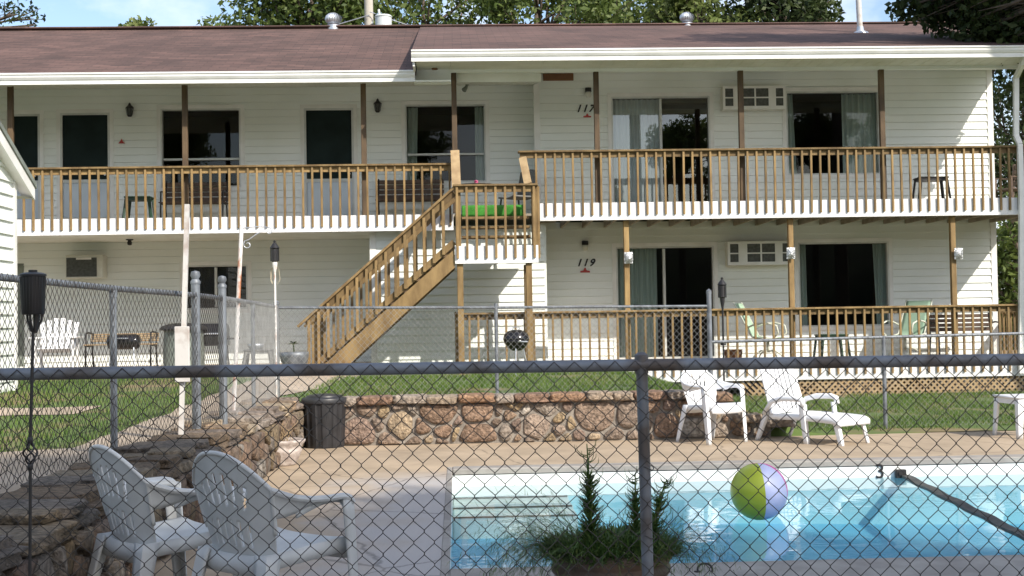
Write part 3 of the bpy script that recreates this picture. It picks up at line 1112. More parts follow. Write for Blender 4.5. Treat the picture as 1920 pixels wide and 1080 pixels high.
def casing(mb, o, Y, w=0.07):
    a, b, c, d = o
    mb.box((a-w, Y-0.032, d), (b+w, Y+0.01, d+w))
    mb.box((a-w, Y-0.032, c-w), (a, Y+0.01, d))
    mb.box((b, Y-0.032, c-w), (b+w, Y+0.01, d))
    mb.box((a, Y-0.032, c-w), (b, Y+0.01, c))


def drape(mb, x0, x1, z0, z1, Y, folds, amp=0.03, x0b=None, x1b=None):
    n = max(6, folds*6)
    x0b = x0 if x0b is None else x0b
    x1b = x1 if x1b is None else x1b

    def f(u, v):
        xa, xb = x0b+(x0-x0b)*v, x1b+(x1-x1b)*v
        return (xa+(xb-xa)*u, Y+amp*math.sin(u*folds*2*math.pi)+0.4*amp*math.sin(u*folds*4.7*math.pi+1), z0+(z1-z0)*v)
    mb.grid(n, 4, f)


def window(o, Y, curtains=(), mull=(), sash=(), glass='glass', fmat='frame', sill=True):
    a, b, c, d = o
    mb = MB()
    frame_rect(mb, o, Y)
    for mxx in mull:
        x = a+(b-a)*mxx
        mb.box((x-0.022, Y-0.025, c+0.045), (x+0.022, Y+0.08, d-0.045))
    for mz in sash:
        z = c+(d-c)*mz
        mb.box((a+0.045, Y-0.022, z-0.018), (b-0.045, Y+0.085, z+0.018))
    f = part('window', mb, fmat, motel, world=True)
    mb = MB()
    mb.add([(a+.04, Y+0.05, c+.04), (b-.04, Y+0.05, c+.04), (b-.04, Y+0.05, d-.04), (a+.04, Y+0.05, d-.04)], [(0, 1, 2, 3)])
    part('pane', mb, glass, f, world=True)
    mb = MB()
    casing(mb, o, Y)
    part('casing', mb, 'trim', f, world=True)
    for (u0, u1, fo, mt_, *tp) in curtains:
        mb = MB()
        tb = tp[0] if tp else (u0, u1)
        drape(mb, a+(b-a)*u0, a+(b-a)*u1, c+0.02, d-0.03, Y+0.17, fo, 0.03, a+(b-a)*tb[0], a+(b-a)*tb[1])
        part('curtain', mb, mt_, f, smooth='all', world=True)
    return f


def door(o, Y, split):
    a, b, c, d = o
    mb = MB()
    frame_rect(mb, o, Y, 0.04)
    z = c+(d-c)*split
    mb.box((a+.04, Y-0.02, z-0.03), (b-.04, Y+0.05, z+0.03))
    f = part('door', mb, 'frame', motel, world=True)
    mb = MB()
    mb.box((a+.04, Y+0.0, z+.03), (b-.04, Y+0.03, d-.04))
    part('screen', mb, 'screen', f, world=True)
    mb = MB()
    mb.box((a+.04, Y-0.005, c+.04), (b-.04, Y+0.03, z-.03), bev=0.01)
    part('kick_panel', mb, 'panel', f, world=True)
    mb = MB()
    mb.tube([(b-.09, Y-.06, z+.12), (b-.09, Y-.03, z+.12)], 0.022, 8)
    part('handle', mb, 'alu', f, world=True)
    mb = MB()
    w = 0.07
    mb.box((a-w, Y-0.032, d), (b+w, Y+0.01, d+w))
    mb.box((a-w, Y-0.032, c), (a, Y+0.01, d))
    mb.box((b, Y-0.032, c), (b+w, Y+0.01, d))
    part('casing', mb, 'trim', f, world=True)


U = OPS['ul']
door(U[0], YLW, 0.36)
door(U[1], YLW, 0.36)
window(U[2], YLW, sash=(0.36,), mull=())
door(U[3], YLW, 0.34)
window(U[4], YLW, curtains=((0.0, 0.16, 3, 'curtain', (0.0, 0.13)), (0.87, 1.0, 3, 'curtain')), sash=(0.36,))
window(OPS['ll'][1], YLW, mull=(0.5,), curtains=((0.05, 0.5, 4, 'interior'),))
a, b, c, d = OPS['ll'][0]
mb = MB()
mb.box((a, YLW-0.03, c), (b, YLW+0.02, d), bev=0.01)
part('door', mb, 'greencover', motel, world=True)
window(OPS['ur'][0], YRW, mull=(0.5,), curtains=((0.02, 0.5, 9, 'sheer'),), glass='glassref', fmat='frame')
window(OPS['ur'][1], YRW, curtains=((0.0, 0.10, 3, 'curtain', (0.0, 0.13)), (0.63, 1.0, 6, 'curtain')), fmat='frame')
window(OPS['lr'][0], YRW, mull=(0.49,), curtains=((0.02, 0.43, 8, 'curtain'),), fmat='frame')
window(OPS['lr'][1], YRW, curtains=((0.0, 0.115, 3, 'curtain', (0.0, 0.12)), (0.86, 1.0, 3, 'curtain', (0.89, 1.0))), fmat='frame')


# roof
def slab(x0, x1, y0, z0, y1, z1, th=0.10):
    mbb = MB()
    mbb.prismx([(y0, z0), (y1, z1), (y1, z1-th), (y0, z0-th)], x0, x1)
    return mbb


mb = slab(XL-0.5, XRF+0.05, 21.66, ZLE+0.01, YRG, ZRG)
mb2 = slab(XRF, XREND, 21.16, ZRE+0.01, YRG-0.003, ZRG+0.02, 0.06)
mb.add(mb2.v, mb2.f)
mb2 = slab(XL-0.5, XREND, YRG+0.004, ZRG+0.018, 33.0, ZLE-0.1)
mb.add(mb2.v, mb2.f)
mb.box((XL-0.5, YRG-0.12, ZRG+0.0), (XREND, YRG+0.12, ZRG+0.045), bev=0.02)
part('roof', mb, 'roof', motel, world=True)
# side of the roof step
mb = MB()
mb.prismx([(21.66, ZLE-0.02), (21.20, ZLE-0.02), (21.20, ZRE-0.06), (YRG-0.1, ZRG-0.06)], XRF+0.01, XRF+0.045)
part('step_fascia', mb, 'trim', motel, world=True)


def gutter(x0, x1, y, ztop, h, name):
    mbb = MB()
    prof = [(y, ztop), (y-0.012, ztop-0.005), (y-0.012, ztop-0.03), (y+0.004, ztop-0.04), (y+0.006, ztop-0.075), (y+0.03, ztop-0.115),
            (y+0.045, ztop-0.12), (y+0.045, ztop-h), (y+0.07, ztop-h), (y+0.07, ztop-0.02)]
    mbb.prismx(prof, x0, x1)
    return part(name, mbb, 'trim', motel, world=True)


gutter(XL-0.5, X(778, 140, 21.6), 21.6, ZLE, 0.19, 'gutter')
gutter(XRF-0.01, XREND+0.02, 21.1, ZRE, 0.19, 'gutter')
# soffits and header beams
mb = MB()
XSE = X(845, 120, 21.95)
def zsl(y):
    return ZSOL+(ZCL-ZSOL)*(y-22.35)/(YLW-22.35)


mb.prismx([(21.665, zsl(21.665)), (YLW+0.02, zsl(YLW+.02)), (YLW+0.02, zsl(YLW+.02)+.03), (21.665, zsl(21.665)+.03)], XL, XSE)
mb.prismx([(22.06, zsl(22.06)+.001), (YLW+0.02, zsl(YLW+.02)+.001), (YLW+0.02, zsl(YLW+.02)+.03), (22.06, ZBEAM+.07)], XSE, XC-0.04)
for i in range(130):
    x = XL+0.1*i
    if x < XC-0.06:
        y0_ = 21.69 if x < XSE else 22.08
        mb.prismx([(y0_, zsl(y0_)-.006), (YLW-.05, zsl(YLW-.05)-.006), (YLW-.05, zsl(YLW-.05)+.002), (y0_, zsl(y0_)+.002)], x, x+.012)
mb.box((XSE, 21.165, ZRE-0.17), (XREND-0.02, 21.95, ZRE-0.15))
mb.box((XRF+0.06, 21.165, ZRE-0.17), (XSE-0.002, 21.94, ZRE-0.151))
for i in range(60):
    x = XRF+0.2+0.2*i
    if x < XREND-0.1:
        mb.box((x, 21.19, ZRE-0.176), (x+0.012, 21.94, ZRE-0.169))
mb.prismx([(22.055, ZBEAM+0.08), (YRW+0.02, ZCR), (YRW+0.02, ZCR+.03), (22.055, ZBEAM+.11)], XC-0.035, XRW+0.2)
part('soffit', mb, 'soffit', motel, world=True)
mb = MB()
mb.box((X(845, 120, 21.95), 21.95, ZBEAM), (XREND-0.3, 22.05, ZRE-0.12))
mb.box((X(776, 120, 21.95), 21.94, ZSOL-0.10), (X(845, 120, 21.95), 22.05, ZRE-0.12))
part('header_beam', mb, 'siding', motel, world=True)
# rake soffit and barge board at the right end
mb = MB()
mb.prismx([(21.16, ZRE-0.06), (YRG, ZRG-0.05), (YRG, ZRG-0.2), (21.16, ZRE-0.19)], XREND-0.03, XREND)
mb.add([(XRW+0.03, 21.2, ZRE-0.16), (XREND-0.03, 21.2, ZRE-0.16), (XREND-0.03, YRG, ZRG-0.16), (XRW+0.03, YRG, ZRG-0.16)], [(0, 1, 2, 3)])
part('barge_board', mb, 'trim', motel, world=True)
# underside of the left lower soffit
mb = MB()
mb.box((XL, YL+0.06, ZDL0+0.02), (XPJ, YLW+0.01, ZDL0+0.05))
part('balcony_soffit', mb, 'soffit', motel, world=True)
# downspout at the right corner
mb = MB()
pp = [P(1925, 98, 21.25), P(1918, 118, 21.35), P(1905, 145, 21.75), P(1905, 255, 21.73), P(1912, 270, 21.68), P(1915, 368, 21.68), P(1915, 700, 21.68)]
for a, b in zip(pp[:-1], pp[1:]):
    mb.beam(a, b, 0.085, 0.065, upv=(0, 1, 0))
part('downspout', mb, 'trim', motel, world=True)
# attic vent
a, b, c, d = op(1018, 1075, 138, 152, YRW)
mb = MB()
mb.box((a, YRW-0.04, c), (b, YRW, d), bev=0.008)
for i in range(5):
    mb.box((a+.02, YRW-0.05, c+0.02+i*0.025), (b-.02, YRW-0.035, c+0.03+i*0.025))
part('attic_vent', mb, 'ventbrown', motel, world=True)


# ------------------------------------------------------------------ balconies, railings
def baluster_mesh(h, w=0.036, d=0.036):
    mbb = MB()
    mbb.box((-w/2, -d/2, 0), (w/2, d/2, h), bev=0.003)
    return mbb


def railing(t, x0, x1, Y, zfloor, zfas0, ztop, spacing=0.158, first=None):
    """cap rail, band, balusters in front of the white fascia; all children of t"""
    mb = MB()
    mb.box((x0-0.03, Y-0.10, ztop-0.036), (x1+0.03, Y+0.05, ztop), bev=0.006)
    part('handrail', mb, 'wood', t, world=True)
    mb = MB()
    mb.box((x0, Y-0.04, ztop-0.125), (x1, Y-0.003, ztop-0.037))
    part('band_rail', mb, 'wood', t, world=True)
    b0 = None
    zb = zfas0+0.085
    h = ztop-0.037-zb
    n = min(100, int((x1-x0)/spacing))
    xs = x1-0.03
    for i in range(n):
        x = xs-i*spacing
        if x < x0:
            break
        if b0 is None:
            b0 = part('baluster', baluster_mesh(h), 'wood', t)
            o = b0
        else:
            o = b0.copy()
            COL.objects.link(o)
        L = t.location
        o.location = (x-L.x, Y-0.06-L.y, zb-L.z)
        o.rotation_euler = (random.uniform(-.004, .004), random.uniform(-.006, .006), random.uniform(-.05, .05))


def post(t, x, y, z0, z1, w=0.09, mat='wood', name='post'):
    mb = MB()
    mb.box((x-w/2, y-w/2, z0), (x+w/2, y+w/2, z1), bev=0.006)
    return part(name, mb, mat, t, world=True)


# left balcony
t = thing('upper_balcony', 'left upper balcony with brown baluster railing and white fascia, in front of four doors', 'balcony', (-4, YL, ZDL))
mb = MB()
mb.box((XL, YL-0.04, ZDL0), (XLE+0.02, YL, ZDL), bev=0.004)
part('fascia', mb, 'fascia', t, world=True)
mb = MB()
mb.box((XL, YL+0.002, ZDL-0.04), (XC+0.3, YLW-0.02, ZDL-0.002))
part('floor', mb, 'floorwood', t, world=True)
railing(t, XL, XLE, YL, ZDL, ZDL0, Z(400, 311, YL-0.05))
for px in (20, 347, 682):
    post(t, X(px, 240, YL+0.15), YL+0.15, ZDL, ZSOL+0.02, mat='woodpost')
xq = X(852, 230, 22.0)
post(t, xq, 22.0, ZDL, ZBEAM, 0.09, mat='woodpost')
# right balcony
XRR0, XRR1 = X(975, 330, YR), 10.75
t = thing('upper_balcony', 'right upper balcony with brown baluster railing, above the lower wooden deck', 'balcony', (5, YR, ZDR))
mb = MB()
mb.box((X(1012, 400, YR), YR-0.04, ZDR0), (XRR1, YR, ZDR), bev=0.004)
part('fascia', mb, 'fascia', t, world=True)
mb = MB()
mb.box((XC+0.31, YR+0.002, ZDR-0.04), (XRR1, YRW-0.02, ZDR-0.002))
mb.box((XRW+0.06, YRW-0.02, ZDR-0.04), (XRR1, 27, ZDR-0.002))
part('floor', mb, 'floorwood', t, world=True)
mb = MB()
for i in range(24):
    x = XC+0.4+i*0.41
    if x < XRR1:
        mb.box((x, YR+0.02, ZDR0+0.03), (x+0.04, YRW-0.03, ZDR-0.045))
part('joists', mb, 'floorwood', t, world=True)
railing(t, XRR0, XRR1, YR, ZDR, ZDR0, Z(1438, 278, YR-0.05))
for px in (1119, 1390, 1654):
    post(t, X(px, 240, 22.0), 22.0, ZDR, ZBEAM, mat='woodpost')
# lower deck
XLR0 = X(856, 640, YR)
t = thing('lower_deck', 'ground-level wooden deck with brown baluster railing and lattice skirt, below the right balcony', 'deck', (5, YR, ZLO))
mb = MB()
mb.box((X(1012, 640, YR), YR-0.04, ZLO0), (XRR1+1.5, YR, ZLO), bev=0.004)
part('fascia', mb, 'fascia', t, world=True)
mb = MB()
mb.box((XC+0.05, YR+0.002, ZLO-0.04), (XRR1+1.5, YRW-0.02, ZLO-0.002))
mb.box((XRW+0.06, YRW-0.02, ZLO-0.04), (XRR1+1.5, 27, ZLO-0.002))
part('floor', mb, 'lattice', t, world=True)
railing(t, XLR0, XRR1+1.5, YR, ZLO, ZLO0, Z(1400, 578, YR-0.05))
for px in (1175, 1483, 1787):
    post(t, X(px, 500, 21.93), 21.93, ZLO, ZDR0)
post(t, XLR0+0.02, YR+0.0, 0.5, Z(1400, 578, YR-0.05)+0.02)
mb = MB()
for k, (sgn, yy) in enumerate(((1, YR+0.004), (-1, YR+0.012))):
    x = X(1440, 725, YR)-0.3
    while x < XRR1+1.5:
        mb.beam((x, yy, 0.0), (x+sgn*(ZLO0), yy, ZLO0), 0.036, 0.007, upv=(0, 1, 0))
        x += 0.105
part('lattice_skirt', mb, 'lattice', t, world=True)
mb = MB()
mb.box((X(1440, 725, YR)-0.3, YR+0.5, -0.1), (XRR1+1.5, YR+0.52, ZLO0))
part('crawlspace_shade', mb, 'underdark', t, world=True)  # dark sheet standing in for the shade under the deck
# side railing at the right end of the lower deck
mb = MB()
xs_ = XRW+0.35
mb.box((xs_-0.05, 22.05, ZLO+0.86), (xs_+0.09, 26.5, ZLO+0.9))
mb.box((xs_, 22.05, ZLO+0.78), (xs_+0.038, 26.5, ZLO+0.859))
part('handrail', mb, 'wood', t, world=True)
b0 = None
for i in range(26):
    if b0 is None:
        b0 = part('baluster', baluster_mesh(0.9), 'wood', t)
        o = b0
    else:
        o = b0.copy()
        COL.objects.link(o)
    L = t.location
    o.location = (xs_-0.02-L.x, 22.1+i*0.16-L.y, ZLO-0.1-L.z)

# ------------------------------------------------------------------ staircase with landing
ZN0 = Z(930, 494, YN)
ZN = ZN0+0.29
ZNR = Z(930, 345, YN-0.05)
XN0, XN1 = X(853, 470, YN), X(1009, 470, YN)
YN1 = YR-0.05
t = thing('wooden_staircase', 'brown timber staircase with baluster rails climbing to a square white-trimmed landing', 'staircase', (-1.3, 21.4, 0.5))
mb = MB()
mb.box((XN0, YN-0.04, ZN0), (XN1, YN, ZN), bev=0.004)
part('fascia', mb, 'fascia', t, world=True)
mb = MB()
mb.box((XN0, YN+0.002, ZN-0.04), (XN1, YL-0.05, ZN-0.002))
for x in (XN0+.05, (XN0+XN1)/2, XN1-.08):
    mb.box((x, YN+0.01, ZN0+.03), (x+.04, YN1, ZN-.042))
part('landing_floor', mb, 'wood', t, world=True)
mb = MB()
mb.box((XN0-0.02, YN-0.10, ZNR-0.036), (XN1+0.01, YN+0.06, ZNR), bev=0.006)
mb.box((XN1-0.09, YN+0.06, ZNR-0.036), (XN1+0.02, YN1-0.01, ZNR-0.002), bev=0.006)
part('handrail', mb, 'wood', t, world=True)
mb = MB()
mb.box((XN0, YN-0.04, ZNR-0.13), (XN1-0.05, YN-0.003, ZNR-0.037))
mb.box((XN1-0.035, YN+0.05, ZNR-0.13), (XN1, YN1-0.01, ZNR-0.037))
part('band_rail', mb, 'wood', t, world=True)
b0 = None
for i in range(9):
    h = ZNR-0.037-ZN0-0.085
    if b0 is None:
        b0 = part('baluster', baluster_mesh(h, 0.04, 0.04), 'wood', t)
        o = b0
    else:
        o = b0.copy()
        COL.objects.link(o)
    o.location = (XN0+0.045+i*0.157-t.location.x, YN-0.06-t.location.y, ZN0+0.085-t.location.z)
for i in range(5):
    o = b0.copy()
    COL.objects.link(o)
    o.location = (XN1+0.02-t.location.x, YN+0.06+i*0.16-t.location.y, ZN0+0.085-t.location.z)
for x in (X(864, 590, YN+.05), X(993, 590, YN+.05)):
    post(t, x, YN+0.06, 0.45, ZN0+.005, 0.10, name='post')
    post(t, x, YN+0.75, 0.45, ZN0+.005, 0.09, name='post')
post(t, XN1-0.05, YN+0.06, ZN, ZNR-0.037, 0.09)
post(t, XN0+0.06, YN+0.06, ZN, ZNR-0.037, 0.09)
# upper flight: three open treads from the landing to the porch
for k in range(3):
    mb = MB()
    mb.box((XN0+0.12, YN1-0.55+0.20*k, ZN+0.15+0.175*k), (XN1-0.10, YN1-0.30+0.20*k, ZN+0.19+0.175*k), bev=0.004)
    part('tread', mb, 'wood', t, world=True)
# sloping guard boards beside the upper flight
mb = MB()
mb.beam(P(853, 283, 21.75), P(856, 355, 21.25), 0.15, 0.04, upv=(0, 1, 0.6))
part('guard_board', mb, 'lattice', t, world=True)
mb = MB()
mb.beam(P(980, 296, 21.7), P(990, 345, 21.3), 0.13, 0.04, upv=(0, 1, 0.6))
part('guard_board', mb, 'lattice', t, world=True)
# main flight
XB, ZBm = X(578, 700, YN), 0.50
XT = XN0
slope = (ZN-0.02-ZBm)/(XT-XB)
nst = 11
for side, yy in (('front', YN+0.02), ('rear', YN+0.95)):
    mb = MB()
    x0, x1 = XB+0.10, XT-0.005
    zt = lambda x: ZBm+slope*(x-XB)-0.02
    mb.prism([(x0, ZBm), (x0+0.32, ZBm), (x1, zt(x1)-0.30), (x1, zt(x1)+0.0), (x0, zt(x0)+0.02)], yy-0.02, yy+0.02)
    part('stringer', mb, 'wood', t, world=True)
    mb = MB()
    a = (XB-0.16, yy-0.02, ZBm+slope*(-0.16)+0.98)
    b = (XT+0.03, yy-0.02, ZBm+slope*(XT+0.03-XB)+0.98)
    mb.beam(a, b, 0.12, 0.038)
    part('handrail', mb, 'wood', t, world=True)
    mb = MB()
    mb.beam((XB-0.02, yy-0.0, a[2]+slope*0.14-0.085), (b[0]-0.03, yy, b[2]-0.03*slope-0.085), 0.036, 0.10)
    part('band_rail', mb, 'wood', t, world=True)
    mb = MB()
    mb.beam((XB+0.2, yy, ZBm+slope*0.2+0.10), (XT-0.01, yy, ZBm+slope*(XT-XB)+0.09), 0.036, 0.10)
    part('bottom_rail', mb, 'wood', t, world=True)
    nb = 15
    for i in range(nb):
        x = XB+0.02+i*(XT-XB-0.05)/nb
        zz = ZBm+slope*(x-XB)
        o = None
        if i == 0:
            hb = max(0.8, 0.86)
            bb = part('baluster', baluster_mesh(0.88, 0.045, 0.036), 'wood', t)
            o = bb
        else:
            o = bb.copy()
            COL.objects.link(o)
        o.location = (x-t.location.x, yy-0.045-t.location.y, zz+0.045-t.location.z)
    post(t, XB+0.10, yy+0.06, ZBm-0.05, ZBm+0.98, 0.09, name='newel_post')
for k in range(nst-1):
    x = XB+0.14+(XT-XB)/nst*k
    z = ZBm+slope*(x-XB)+0.10
    mb = MB()
    mb.box((x, YN+0.045, z), (x+0.26, YN+0.925, z+0.04), bev=0.004)
    part('tread', mb, 'wood_dark', t, world=True)

# green turf mat on the porch edge
a, b = P(866, 406, 22.0), P(983, 384, 22.0)
mb = MB()
mb.grid(30, 8, lambda u, v: ((a.x+(b.x-a.x)*u, 22.02+0.015*math.sin(u*21)+(0.0 if v < .5 else (v-.5)*1.0), (a.z+(b.z-a.z)*min(1, v*2)))))
o = solo('turf_mat', mb, 'turf', 'bright green turf mat hanging over the porch edge behind the stair landing', 'mat', smooth='all')
solidify(o, 0.012)


# ------------------------------------------------------------------ things fixed to the motel
def carriage_lamp(px, py, label):
    p = P(px, py, YLW-0.10)
    t = thing('wall_lantern', label, 'wall lamp', p, 0, 'black wall lanterns on the left wing')
    mb = MB()
    mb.lathe([(0.0, 0.15), (0.02, 0.13), (0.03, 0.10), (0.075, 0.055), (0.08, 0.045), (0.07, 0.04)], n=8)
    mb.lathe([(0.03, -0.12), (0.045, -0.10), (0.05, -0.09), (0.03, -0.085)], n=8)
    for k in range(6):
        aa = k*math.pi/3
        mb.tube([(0.07*math.cos(aa), 0.07*math.sin(aa), 0.045), (0.045*math.cos(aa), 0.045*math.sin(aa), -0.09)], 0.006, 4)
    part('cage', mb, 'black', t)
    mb = MB()
    mb.lathe([(0.038, -0.085), (0.058, 0.04)], n=6)
    part('lamp_glass', mb, 'acgrille', t)
    mb = MB()
    mb.tube([(0, 0.01, 0.12), (0, 0.06, 0.13), (0, 0.075, 0.05)], 0.01, 6)
    mb.box((-0.035, 0.07, -0.06), (0.035, 0.083, 0.10), bev=0.004)
    part('bracket', mb, 'black', t)


carriage_lamp(243, 207, 'black wall lantern between the second door and the wide dark window')
carriage_lamp(708, 199, 'black wall lantern between the grey door and the curtained window')


def jar_lamp(px, py, label):
    p = P(px, py, YRW-0.09)
    t = thing('jar_lamp', label, 'wall lamp', p, 0, 'jar lamps on the right wing')
    mb = MB()
    mb.lathe([(0.0, 0.075), (0.06, 0.072), (0.062, 0.0), (0.055, -0.005)], n=14)
    mb.box((-0.05, 0.045, -0.03), (0.05, 0.073, 0.08), bev=0.005)
    part('cap', mb, 'black', t, smooth=True)
    mb = MB()
    mb.lathe([(0.05, -0.004), (0.055, -0.04), (0.05, -0.09), (0.03, -0.105), (0.0, -0.107)], n=14)
    part('jar', mb, 'acbox', t, smooth='all')


jar_lamp(1103, 172, 'small jar lamp with black cap above the upper room number')
jar_lamp(1097, 459, 'small jar lamp with black cap above the lower room number')
p = P(243, 452, 23.6)
mb = MB()
mb.lathe([(0.07, 0.03), (0.065, 0.015), (0.03, 0.005), (0.045, -0.03), (0.035, -0.075), (0.0, -0.08)], c=(p.x, p.y, ZDL0-0.012), n=14)
solo('ceiling_lamp', mb, 'black', 'dark ceiling lamp under the left balcony', 'ceiling lamp', smooth=True)
# flood light on the end of the header beam
p = P(808, 124, 21.9)
t = thing('flood_light', 'old brown hooked flood light on the white header beside the roof step', 'flood light', p)
mb = MB()
mb.tube([(-0.06, 0.03, 0.0), (-0.06, -0.04, 0.07), (0.0, -0.07, 0.10), (0.06, -0.07, 0.06)], 0.017, 8)
mb.box((-0.09, 0.025, -0.04), (-0.03, 0.04, 0.05))
part('arm', mb, 'ventbrown', t, smooth=True)
mb = MB()
mb.lathe([(0.025, 0.05), (0.04, 0.0), (0.055, -0.07), (0.05, -0.075), (0.0, -0.06)], c=(0.065, -0.07, 0), n=12)
part('shade', mb, 'ventbrown', t, smooth=True)
# small lamp on the porch post
p = P(876, 166, 23.6)
mb = MB()
mb.lathe([(0.03, 0.08), (0.035, 0.06)], c=p, n=10)
mb.tube([(p.x, p.y, p.z+.06), (p.x-0.03, p.y-.03, p.z), (p.x-0.06, p.y-.06, p.z-0.04)], [0.02, 0.035, 0.05], 10)
solo('porch_spotlight', mb, 'greencover', 'small grey spotlight under the porch soffit beside the post', 'spotlight', smooth=True)


# room air conditioners
def ac_covered(o, Y, label):
    a, b, c, d = o
    t = thing('window_air_conditioner', label, 'air conditioner', ((a+b)/2, Y, c), 0, 'air conditioners with white gridded covers')
    dy = 0.28
    mb = MB()
    mb.box((a, Y-dy+0.03, c), (b, Y-0.017, d), bev=0.01)
    part('case', mb, 'acbox', t, world=True)
    mb = MB()
    mb.box((a+.04, Y-dy+.018, c+.04), (b-.04, Y-dy+.029, d-.04))
    part('grille', mb, 'acgrille', t, world=True)
    mb = MB()
    W = b-a
    y0, y1 = Y-dy, Y-dy+0.028
    for (u0, u1) in ((0, 0.035), (0.165, 0.30), (0.73, 0.845), (0.965, 1.0)):
        mb.box((a+W*u0, y0, c), (a+W*u1, y1, d))
    for (u0, u1) in ((0.035, 0.165), (0.30, 0.73), (0.845, 0.965)):
        x0, x1 = a+W*u0, a+W*u1
        mb.box((x0, y0, c), (x1, y1, c+.06))
        mb.box((x0, y0, d-.045), (x1, y1, d))
        mb.box((x0, y0+.003, (c+d)/2-.012), (x1, y1, (c+d)/2+.012))
    x = a+W*0.515
    mb.box((x-.014, y0+.002, c+.06), (x+.014, y1, d-.045))
    part('front_grid', mb, 'trim', t, world=True)


ac_covered(op(1350, 1466, 166, 209, YRW), YRW, 'white air conditioner with gridded cover beside the upper curtained window')
ac_covered(op(1359, 1479, 454, 498, YRW), YRW, 'white air conditioner with gridded cover beside the lower wide window')
a, b, c, d = op(133, 202, 480, 523, YLW)
t = thing('window_air_conditioner', 'boxy cream air conditioner with dark grille in the lower left wall', 'air conditioner', ((a+b)/2, YLW, c))
mb = MB()
mb.box((a, YLW-0.34, c), (b, YLW-0.017, d), bev=0.012)
part('case', mb, 'acbox', t, world=True)
mb = MB()
mb.box((a+.02, YLW-0.352, c+.03), (a+(b-a)*.84, YLW-0.339, d-.05))
for i in range(9):
    z = c+.05+i*(d-c-.12)/8
    mb.box((a+.03, YLW-0.36, z-.004), (a+(b-a)*.83, YLW-0.352, z+.004))
part('grille', mb, 'acgrille', t, world=True)
mb = MB()
mb.box((a+.2, YLW-0.362, d-.085), (a+.48, YLW-0.353, d-.05), bev=.003)
part('trim_strip', mb, 'trim', t, world=True)


# room numbers and their little red plaques
def room_number(txt, px, py, Y, hpx, label):
    p = P(px, py, Y-0.03)
    cu = bpy.data.curves.new('number', 'FONT')
    cu.body = txt
    cu.size = hpx
    cu.shear = 0.35
    cu.extrude = 0.006
    cu.space_character = 1.25
    cu.align_x = 'CENTER'
    cu.align_y = 'CENTER'
    cu.offset = 0.005
    tmp = bpy.data.objects.new('tmp', cu)
    COL.objects.link(tmp)
    bpy.context.view_layer.update()
    me = bpy.data.meshes.new_from_object(tmp.evaluated_get(bpy.context.evaluated_depsgraph_get()))
    bpy.data.objects.remove(tmp)
    me.materials.clear()
    me.materials.append(MT['black'])
    o = bpy.data.objects.new('room_number', me)
    COL.objects.link(o)
    o.location = p
    o.rotation_euler = (R(90), 0, 0)
    setprops(o, label, 'number sign', 'room numbers')


room_number('117', 1096, 204, YRW, 0.19, 'black slanted room number 117 beside the upper sliding door')
room_number('119', 1097, 493, YRW, 0.19, 'black slanted room number 119 beside the lower sliding door')
for px, py, sc, lab in ((1101, 217, 0.8, 'small red plaque under the room number on the upper floor'), (1097, 507, 1.0, 'small red plaque under the room number on the lower floor')):
    p = P(px, py, YRW-0.03)
    s = 0.09*sc
    mb = MB()
    mb.prism([(p.x-s, p.z-s*.45), (p.x+s, p.z-s*.45), (p.x+s, p.z-s*.1), (p.x+s*.35, p.z), (p.x+s*.12, p.z+s*.55), (p.x-s*.12, p.z+s*.55), (p.x-s*.35, p.z), (p.x-s, p.z-s*.1)], p.y-.012, p.y)
    solo('wall_plaque', mb, 'red', lab, 'plaque', 'red wall plaques')
p = P(228, 266, YLW-0.03)
mb = MB()
mb.prism([(p.x-.06, p.z-.03), (p.x+.07, p.z-.03), (p.x+.03, p.z), (p.x, p.z+.06), (p.x-.025, p.z+.01)], p.y-.012, p.y)
solo('wall_plaque', mb, 'red', 'small red plaque beside the second door of the left wing', 'plaque', 'red wall plaques')

# roof furniture
for px, py, d, mt_, lab in ((625, 47, 0.36, 'alu', 'round silver turbine vent on the ridge left of the utility pole'), (1288, 43, 0.32, 'alu', 'round grey turbine vent on the ridge above the sliding doors')):
    p = P(px, py, YRG)
    t = thing('turbine_vent', lab, 'roof vent', (p.x, p.y, ZRG), 0, 'turbine vents on the roof')
    mb = MB()
    mb.lathe([(d*.36, -0.15), (d*.36, 0.06), (d*.40, 0.07)], n=20)
    part('base', mb, mt_, t, smooth=True)
    mb = MB()
    for k in range(20):
        a0 = k*2*math.pi/20
        vs = []
        for j in range(7):
            ph = -1.2+2.5*j/6
            rr = d*.5*math.cos(ph)
            zz = 0.07+d*.36+d*.36*math.sin(ph)
            for q in (0, 0.42):
                aa = a0+q
                rk = rr*(1.0 if q == 0 else .86)
                vs.append((rk*math.cos(aa), rk*math.sin(aa), zz))
        mb.add(vs, [(2*j, 2*j+1, 2*j+3, 2*j+2) for j in range(6)])
    mb.lathe([(d*.2, 0.07+d*.70), (0.0, 0.07+d*.74)], n=16)
    part('fins', mb, mt_, t, smooth='all')
p = P(1613, 60, 24.6)
t = thing('vent_pipe', 'tall white vent pipe rising from the right half of the roof', 'vent pipe', p)
mb = MB()
mb.tube([(0, 0, -0.1), (-0.06, 0, 2.0)], 0.055, 12)
part('pipe', mb, 'whitepipe', t, smooth=True)
mb = MB()
mb.lathe([(0.17, -0.05), (0.16, -0.02), (0.075, 0.02), (0.065, 0.10)], n=16)
part('flashing', mb, 'alu', t, smooth=True)
